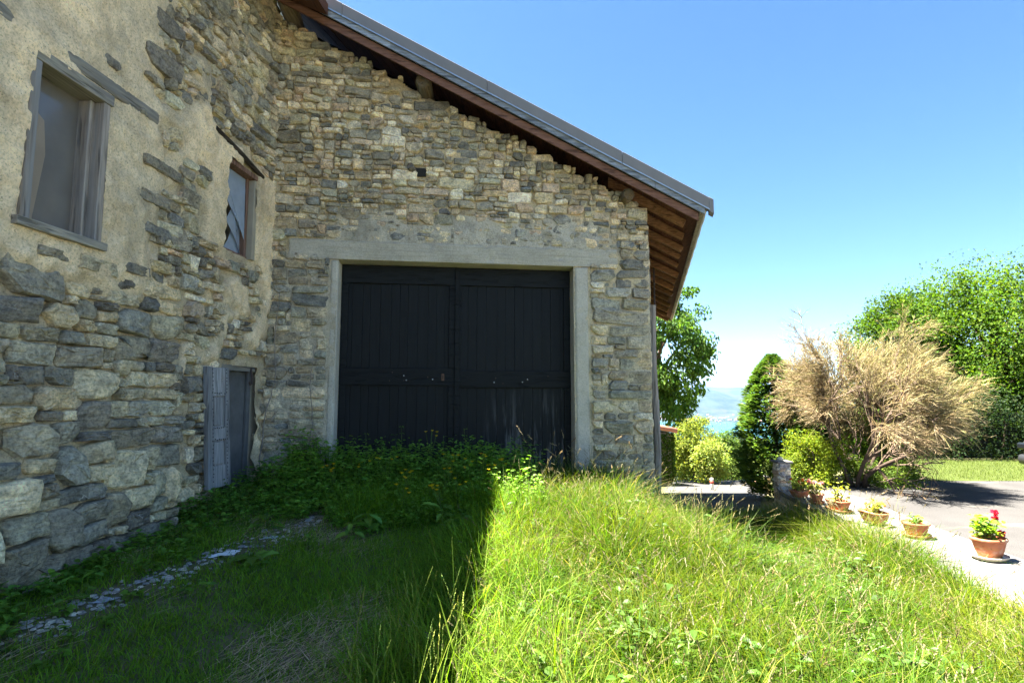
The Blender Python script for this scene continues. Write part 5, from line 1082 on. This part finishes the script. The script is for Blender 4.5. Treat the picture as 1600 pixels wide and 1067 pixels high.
x, y = scatter(380, 0.2, 4.3, 5.2, 7.3, lambda x, y: free(x, y) * (sstep(2.6, 0.8, x) * sstep(6.2, 6.9, y) + sstep(3.0, 3.8, x) * 0.7) + 0.0)
n = len(x); stalks('cocksfoot_grass', 'tall grass with clustered brownish seed heads near the door', x, y, nrg.uniform(0.5, 0.95, n), vcol((0.20, 0.21, 0.07), n), vcol((0.26, 0.20, 0.12), n), nrg.uniform(0.05, 0.12, n), 0.010, 13, (0.1, 0.5))
# broad weeds along the walls
def weedmass(name, label, x, y, hfun, col, ll, lw, nper, mat='weed'):
    n = len(x); h = hfun(x, y) * nrg.uniform(0.5, 1.25, n); q = np.repeat(np.arange(n), nper); t = nrg.uniform(0.25, 1.0, n * nper)
    b = np.stack([x, y, ground(x, y)], 1); lean = nrg.standard_normal((n, 3)) * 0.18; lean[:, 2] = 1; p = b[q] + lean[q] * (h[q] * t)[:, None]
    a = nrg.uniform(0, 6.283, n * nper); out = np.stack([np.cos(a), np.sin(a), nrg.uniform(-0.25, 0.5, n * nper)], 1); l = ll * nrg.uniform(0.6, 1.35, n * nper)
    L = leaves(p + out * l[:, None] * 0.6, out, UP + rdir(n * nper) * 0.45, l, l * lw, vcol(col, n * nper, 0.24, 0.08), six=True)
    S = blades(b, h * 1.02, np.full(n, 0.005), np.arctan2(lean[:, 1], lean[:, 0]), np.hypot(lean[:, 0], lean[:, 1]), np.zeros(n), vcol((0.07, 0.11, 0.02), n))[:3]
    V, F, C = cat_mesh([L, S]); return tag(npobj(name, V, F, mat, None, C, center=False), label, 'weeds', kind='stuff')
x, y = scatter(2600, -2.6, 0.35, 5.2, 7.2, lambda x, y: free(x, y) * sstep(5.3, 5.9, y + 0.4 * fbm(x * 1.6, y * 1.6, s=87)) * sstep(0.5, 0.0, x))
weedmass('door_weeds', 'dense green weeds growing against the left half of the black door', x, y, lambda x, y: 0.16 + 0.36 * sstep(5.4, 6.6, y) + 0.12 * fbm(x * 2, y * 2, s=8), (0.155, 0.30, 0.036), 0.055, 0.5, 15)
x, y = scatter(2300, -3.5, -1.6, 2.2, 6.9, lambda x, y: free(x, y) * np.exp(-np.clip(x - left_x(y) - 0.3 - 0.25 * sstep(5.0, 5.8, y), 0, 9) / 0.22) * sstep(-0.5, 0.2, fbm(x * 1.4, y * 1.4, s=88) + 0.15))
weedmass('wall_weeds', 'low green weeds along the foot of the house wall', x, y, lambda x, y: 0.10 + 0.12 * sstep(4.6, 6, y) + 0.05 * fbm(x * 3, y * 3, s=9), (0.12, 0.24, 0.03), 0.045, 0.7, 12)
x, y = scatter(1300, 0.0, 4.0, 2.0, 6.9, lambda x, y: free(x, y) * sstep(-0.05, 0.35, fbm(x * 1.4, y * 1.4, s=89)) * (x > shade_edge(y)))
weedmass('meadow_weeds', 'broad leaved herbs mixed into the sunlit grass', x, y, lambda x, y: grassmap(x, y) * 0.85, (0.058, 0.115, 0.012), 0.062, 0.5, 10)
# nettles standing up in front of the door
def herb(name, label, cat, group, x, y, h, npair, ll, col, lw=0.5, flower=None, nfl=0, spire=True):
    z = G(x, y); root = empty(name, (x, y, z - 0.01), label, cat, group); b = np.array((x, y, z - 0.02)); ln = np.array((rnd.gauss(0, 0.10), rnd.gauss(0, 0.10), 1.0))
    m = MB(); P = [b + ln * h * t + np.array((0.01 * math.sin(5 * t), 0, 0)) for t in np.linspace(0, 1, 5)]; m.tube(P, np.linspace(0.005, 0.002, 5), 5, (0.08, 0.13, 0.03)); m.obj('stem', 'bark', root, True)
    cen, ax, sz = [], [], []
    for k in range(npair):
        t = 0.12 + 0.88 * k / (npair - 1); a = rnd.uniform(0, 6.28)
        for s_ in range(3):
            d = np.array((math.cos(a + s_ * 2.09), math.sin(a + s_ * 2.09), rnd.uniform(-0.5, 0.25))); l = ll * (1.15 - 0.75 * t) * rnd.uniform(0.75, 1.25) if spire else ll * rnd.uniform(0.6, 1.2)
            cen.append(b + ln * h * t + d * l * 0.62); ax.append(d); sz.append(l)
    n = len(cen); sz = np.array(sz); V, F, C = leaves(np.array(cen), np.array(ax), UP + rdir(n) * 0.35, sz, sz * lw, vcol(col, n, 0.2), six=True); npobj('foliage', V, F, 'weed', root, C)
    for k in range(nfl):
        p = b + ln * h * rnd.uniform(0.85, 1.08) + np.array((rnd.gauss(0, 0.07), rnd.gauss(0, 0.07), 0.02)); q = MB(); q.tube([b + ln * h * 0.55, (b + ln * h * 0.6 + p) / 2, p], 0.0016, 4, (0.1, 0.16, 0.03)); q.obj('flower_stalk', 'bark', root)
        a = np.arange(5) * 1.2566; d = np.stack([np.cos(a), np.sin(a), 0 * a + 0.5], 1); V, F, C = leaves(p + d * 0.007, d, UP + 0 * d, np.full(5, 0.03), np.full(5, 0.03), vcol(flower, 5, 0.1, 0.02), six=True); npobj('flower', V, F, 'petal', root, C)
def onfloor(px, Y): return at(px, 700, Y)[0], Y
for px, Y, h in ((470, 6.55, 0.5), (500, 6.6, 0.62), (545, 6.5, 0.66), (573, 6.6, 0.80), (597, 6.6, 0.70), (630, 6.65, 0.84), (655, 6.6, 0.62), (690, 6.7, 0.70), (712, 6.7, 0.58), (738, 6.75, 0.86), (760, 6.8, 0.60), (785, 6.75, 0.66), (520, 6.3, 0.52), (610, 6.3, 0.55), (680, 6.35, 0.55)):
    x, y = onfloor(px, Y); herb('nettle_plant', 'upright leafy nettle in the weeds before the black door', 'nettle', 'nettles before the black door', x, y, h * rnd.uniform(0.92, 1.05), 10, 0.085, (0.15, 0.28, 0.04))
for px, Y, h in ((530, 6.1, 0.42), (560, 6.3, 0.45), (640, 6.0, 0.42), (668, 6.5, 0.85), (695, 5.9, 0.45), (705, 6.2, 0.55), (715, 5.7, 0.40), (725, 6.1, 0.50), (745, 6.3, 0.56), (765, 6.2, 0.50), (630, 5.6, 0.36), (690, 5.5, 0.42), (780, 6.35, 0.5), (600, 6.2, 0.5)):
    x, y = onfloor(px, Y); herb('buttercup_plant', 'slender buttercup with small yellow flowers among the door weeds', 'buttercup', 'buttercups among the door weeds', x, y, h, 4, 0.05, (0.06, 0.12, 0.022), 0.6, (0.85, 0.62, 0.012), rnd.choice((3, 4, 5, 6)))
for px, Y, h, lab in ((580, 5.35, 0.22, 'largest broad leaved dock at the front of the door weeds'), (556, 5.2, 0.18, 'smaller broad leaved dock just left of the largest dock'), (690, 5.45, 0.24, 'broad leaved dock near the shadow edge, left of its twin'), (718, 5.3, 0.2, 'broad leaved dock closest to the sunlit grass edge'), (420, 5.2, 0.14, 'low broad leaved dock beside the hay near the house wall'), (400, 4.4, 0.12, 'low broad leaved dock nearest the viewer in the shaded grass')):
    x, y = onfloor(px, Y); herb('dock_plant', lab, 'dock', 'docks in the shaded grass', x, y, h, 5, 0.16, (0.14, 0.27, 0.04), 0.42, spire=False)
# litter strip: chips, slates, crumpled plastic
m = MB(); rg = random.Random(9)
def lit(t): return np.array(((1 - t) * -2.75 + t * -1.75, (1 - t) * 3.1 + t * 6.25))
for k in range(460):
    t = rg.random(); p = lit(t) + np.array((rg.gauss(0, 0.085), rg.gauss(0, 0.10))); s_ = rg.uniform(0.006, 0.026) * (1.5 if rg.random() < 0.08 else 1); z = G(*p) + s_ * 0.2
    V = np.array([(math.cos(a) * s_ * rg.uniform(0.6, 1.2), math.sin(a) * s_ * rg.uniform(0.6, 1.2), 0) for a in (0, 1.05, 2.1, 3.14, 4.19, 5.2)]); top = V * 0.7 + np.array((0, 0, s_ * rg.uniform(0.2, 0.6)))
    V = np.concatenate([V, top]) + np.array((p[0], p[1], z)); c = rg.choice(((0.17, 0.18, 0.20), (0.21, 0.21, 0.22), (0.27, 0.265, 0.25), (0.13, 0.13, 0.14)))
    m.add(V, [(i, (i + 1) % 6, 6 + (i + 1) % 6, 6 + i) for i in range(6)] + [(6, 7, 8, 9, 10, 11)], c)
tag(m.obj('stone_chips', 'stone', None), 'strip of grey stone chips and mortar crumbs below the house wall', 'stone chips', kind='stuff')
for k, (t, s_, c, lab) in enumerate(((0.44, 0.10, (0.58, 0.60, 0.62), 'crumpled white plastic sheet on the ground below the big stones'), (0.60, 0.055, (0.42, 0.47, 0.5), 'small crumpled pale scrap beside the hay'), (0.16, 0.06, (0.30, 0.34, 0.40), 'grey plastic scrap nearest the viewer on the chip strip'))):
    p = lit(t); nx = 11; gx, gy = np.meshgrid(np.linspace(-1, 1, nx), np.linspace(-0.55, 0.55, nx), indexing='ij'); zz = 0.35 + 0.4 * fbm(gx * 2.3 + k * 7, gy * 2.3, s=101 + k) + 0.2 * fbm(gx * 6, gy * 6, s=105)
    V = np.stack([p[0] + s_ * gx * (1 + 0.2 * fbm(gy * 3, gx, s=7)), p[1] + s_ * (gy + gx * 0.5), G(*p) + s_ * 0.55 * zz], -1).reshape(-1, 3); i_ = np.arange(nx * nx).reshape(nx, nx)
    o = npobj('plastic_scrap', V, np.stack([i_[:-1, :-1], i_[1:, :-1], i_[1:, 1:], i_[:-1, 1:]], -1).reshape(-1, 4), m_simple('crumpled_plastic_%d' % k, c, 0.35, 0.5, 0, 20, 0.1, 0.1)); tag(o, lab, 'plastic')
    sol = o.modifiers.new('thickness', 'SOLIDIFY'); sol.thickness = 0.002
# dead vine stems on the left pier of the barn
for P, lab in (([(0.18, 2.9), (0.14, 2.3), (0.17, 1.8), (0.06, 1.3), (0.02, 0.6)], 'thin dead vine stem climbing the corner beside the low door'), ([(0.62, 2.2), (0.58, 1.7), (0.63, 1.2), (0.52, 0.6)], 'short dead vine stem on the stone pier left of the black door')):
    m = MB(); pts = np.array([Wf(u, z, 0.10) for u, z in P]); tt = np.linspace(0, 1, 24); src = np.linspace(0, 1, len(P)); pts = np.stack([np.interp(tt, src, pts[:, k]) for k in range(3)], 1) + nrg.normal(0, 0.006, (24, 3))
    m.tube(pts, np.linspace(0.004, 0.009, 24), 5, (0.26, 0.22, 0.18)); tag(m.obj('vine_stem', 'twig'), lab, 'vine')

# ------------------------------------------------------------------ air
def m_haze():
    mt = bpy.data.materials.new('summer_haze'); mt.use_nodes = True; nt = mt.node_tree; nt.nodes.clear(); o = nt.nodes.new('ShaderNodeOutputMaterial'); v = nt.nodes.new('ShaderNodeVolumePrincipled')
    v.inputs['Color'].default_value = (0.30, 0.55, 1.0, 1); v.inputs['Density'].default_value = 2.6e-5; v.inputs['Anisotropy'].default_value = 0.2; nt.links.new(v.outputs[0], o.inputs['Volume']); return mt
m = MB(); m.box(-27000, 27000, -27000, 27000, float(GZ.min()) - 30, 520); hz = m.obj('haze', m_haze()); hz['kind'] = 'stuff'; hz['label'] = 'thin summer haze over the valley'
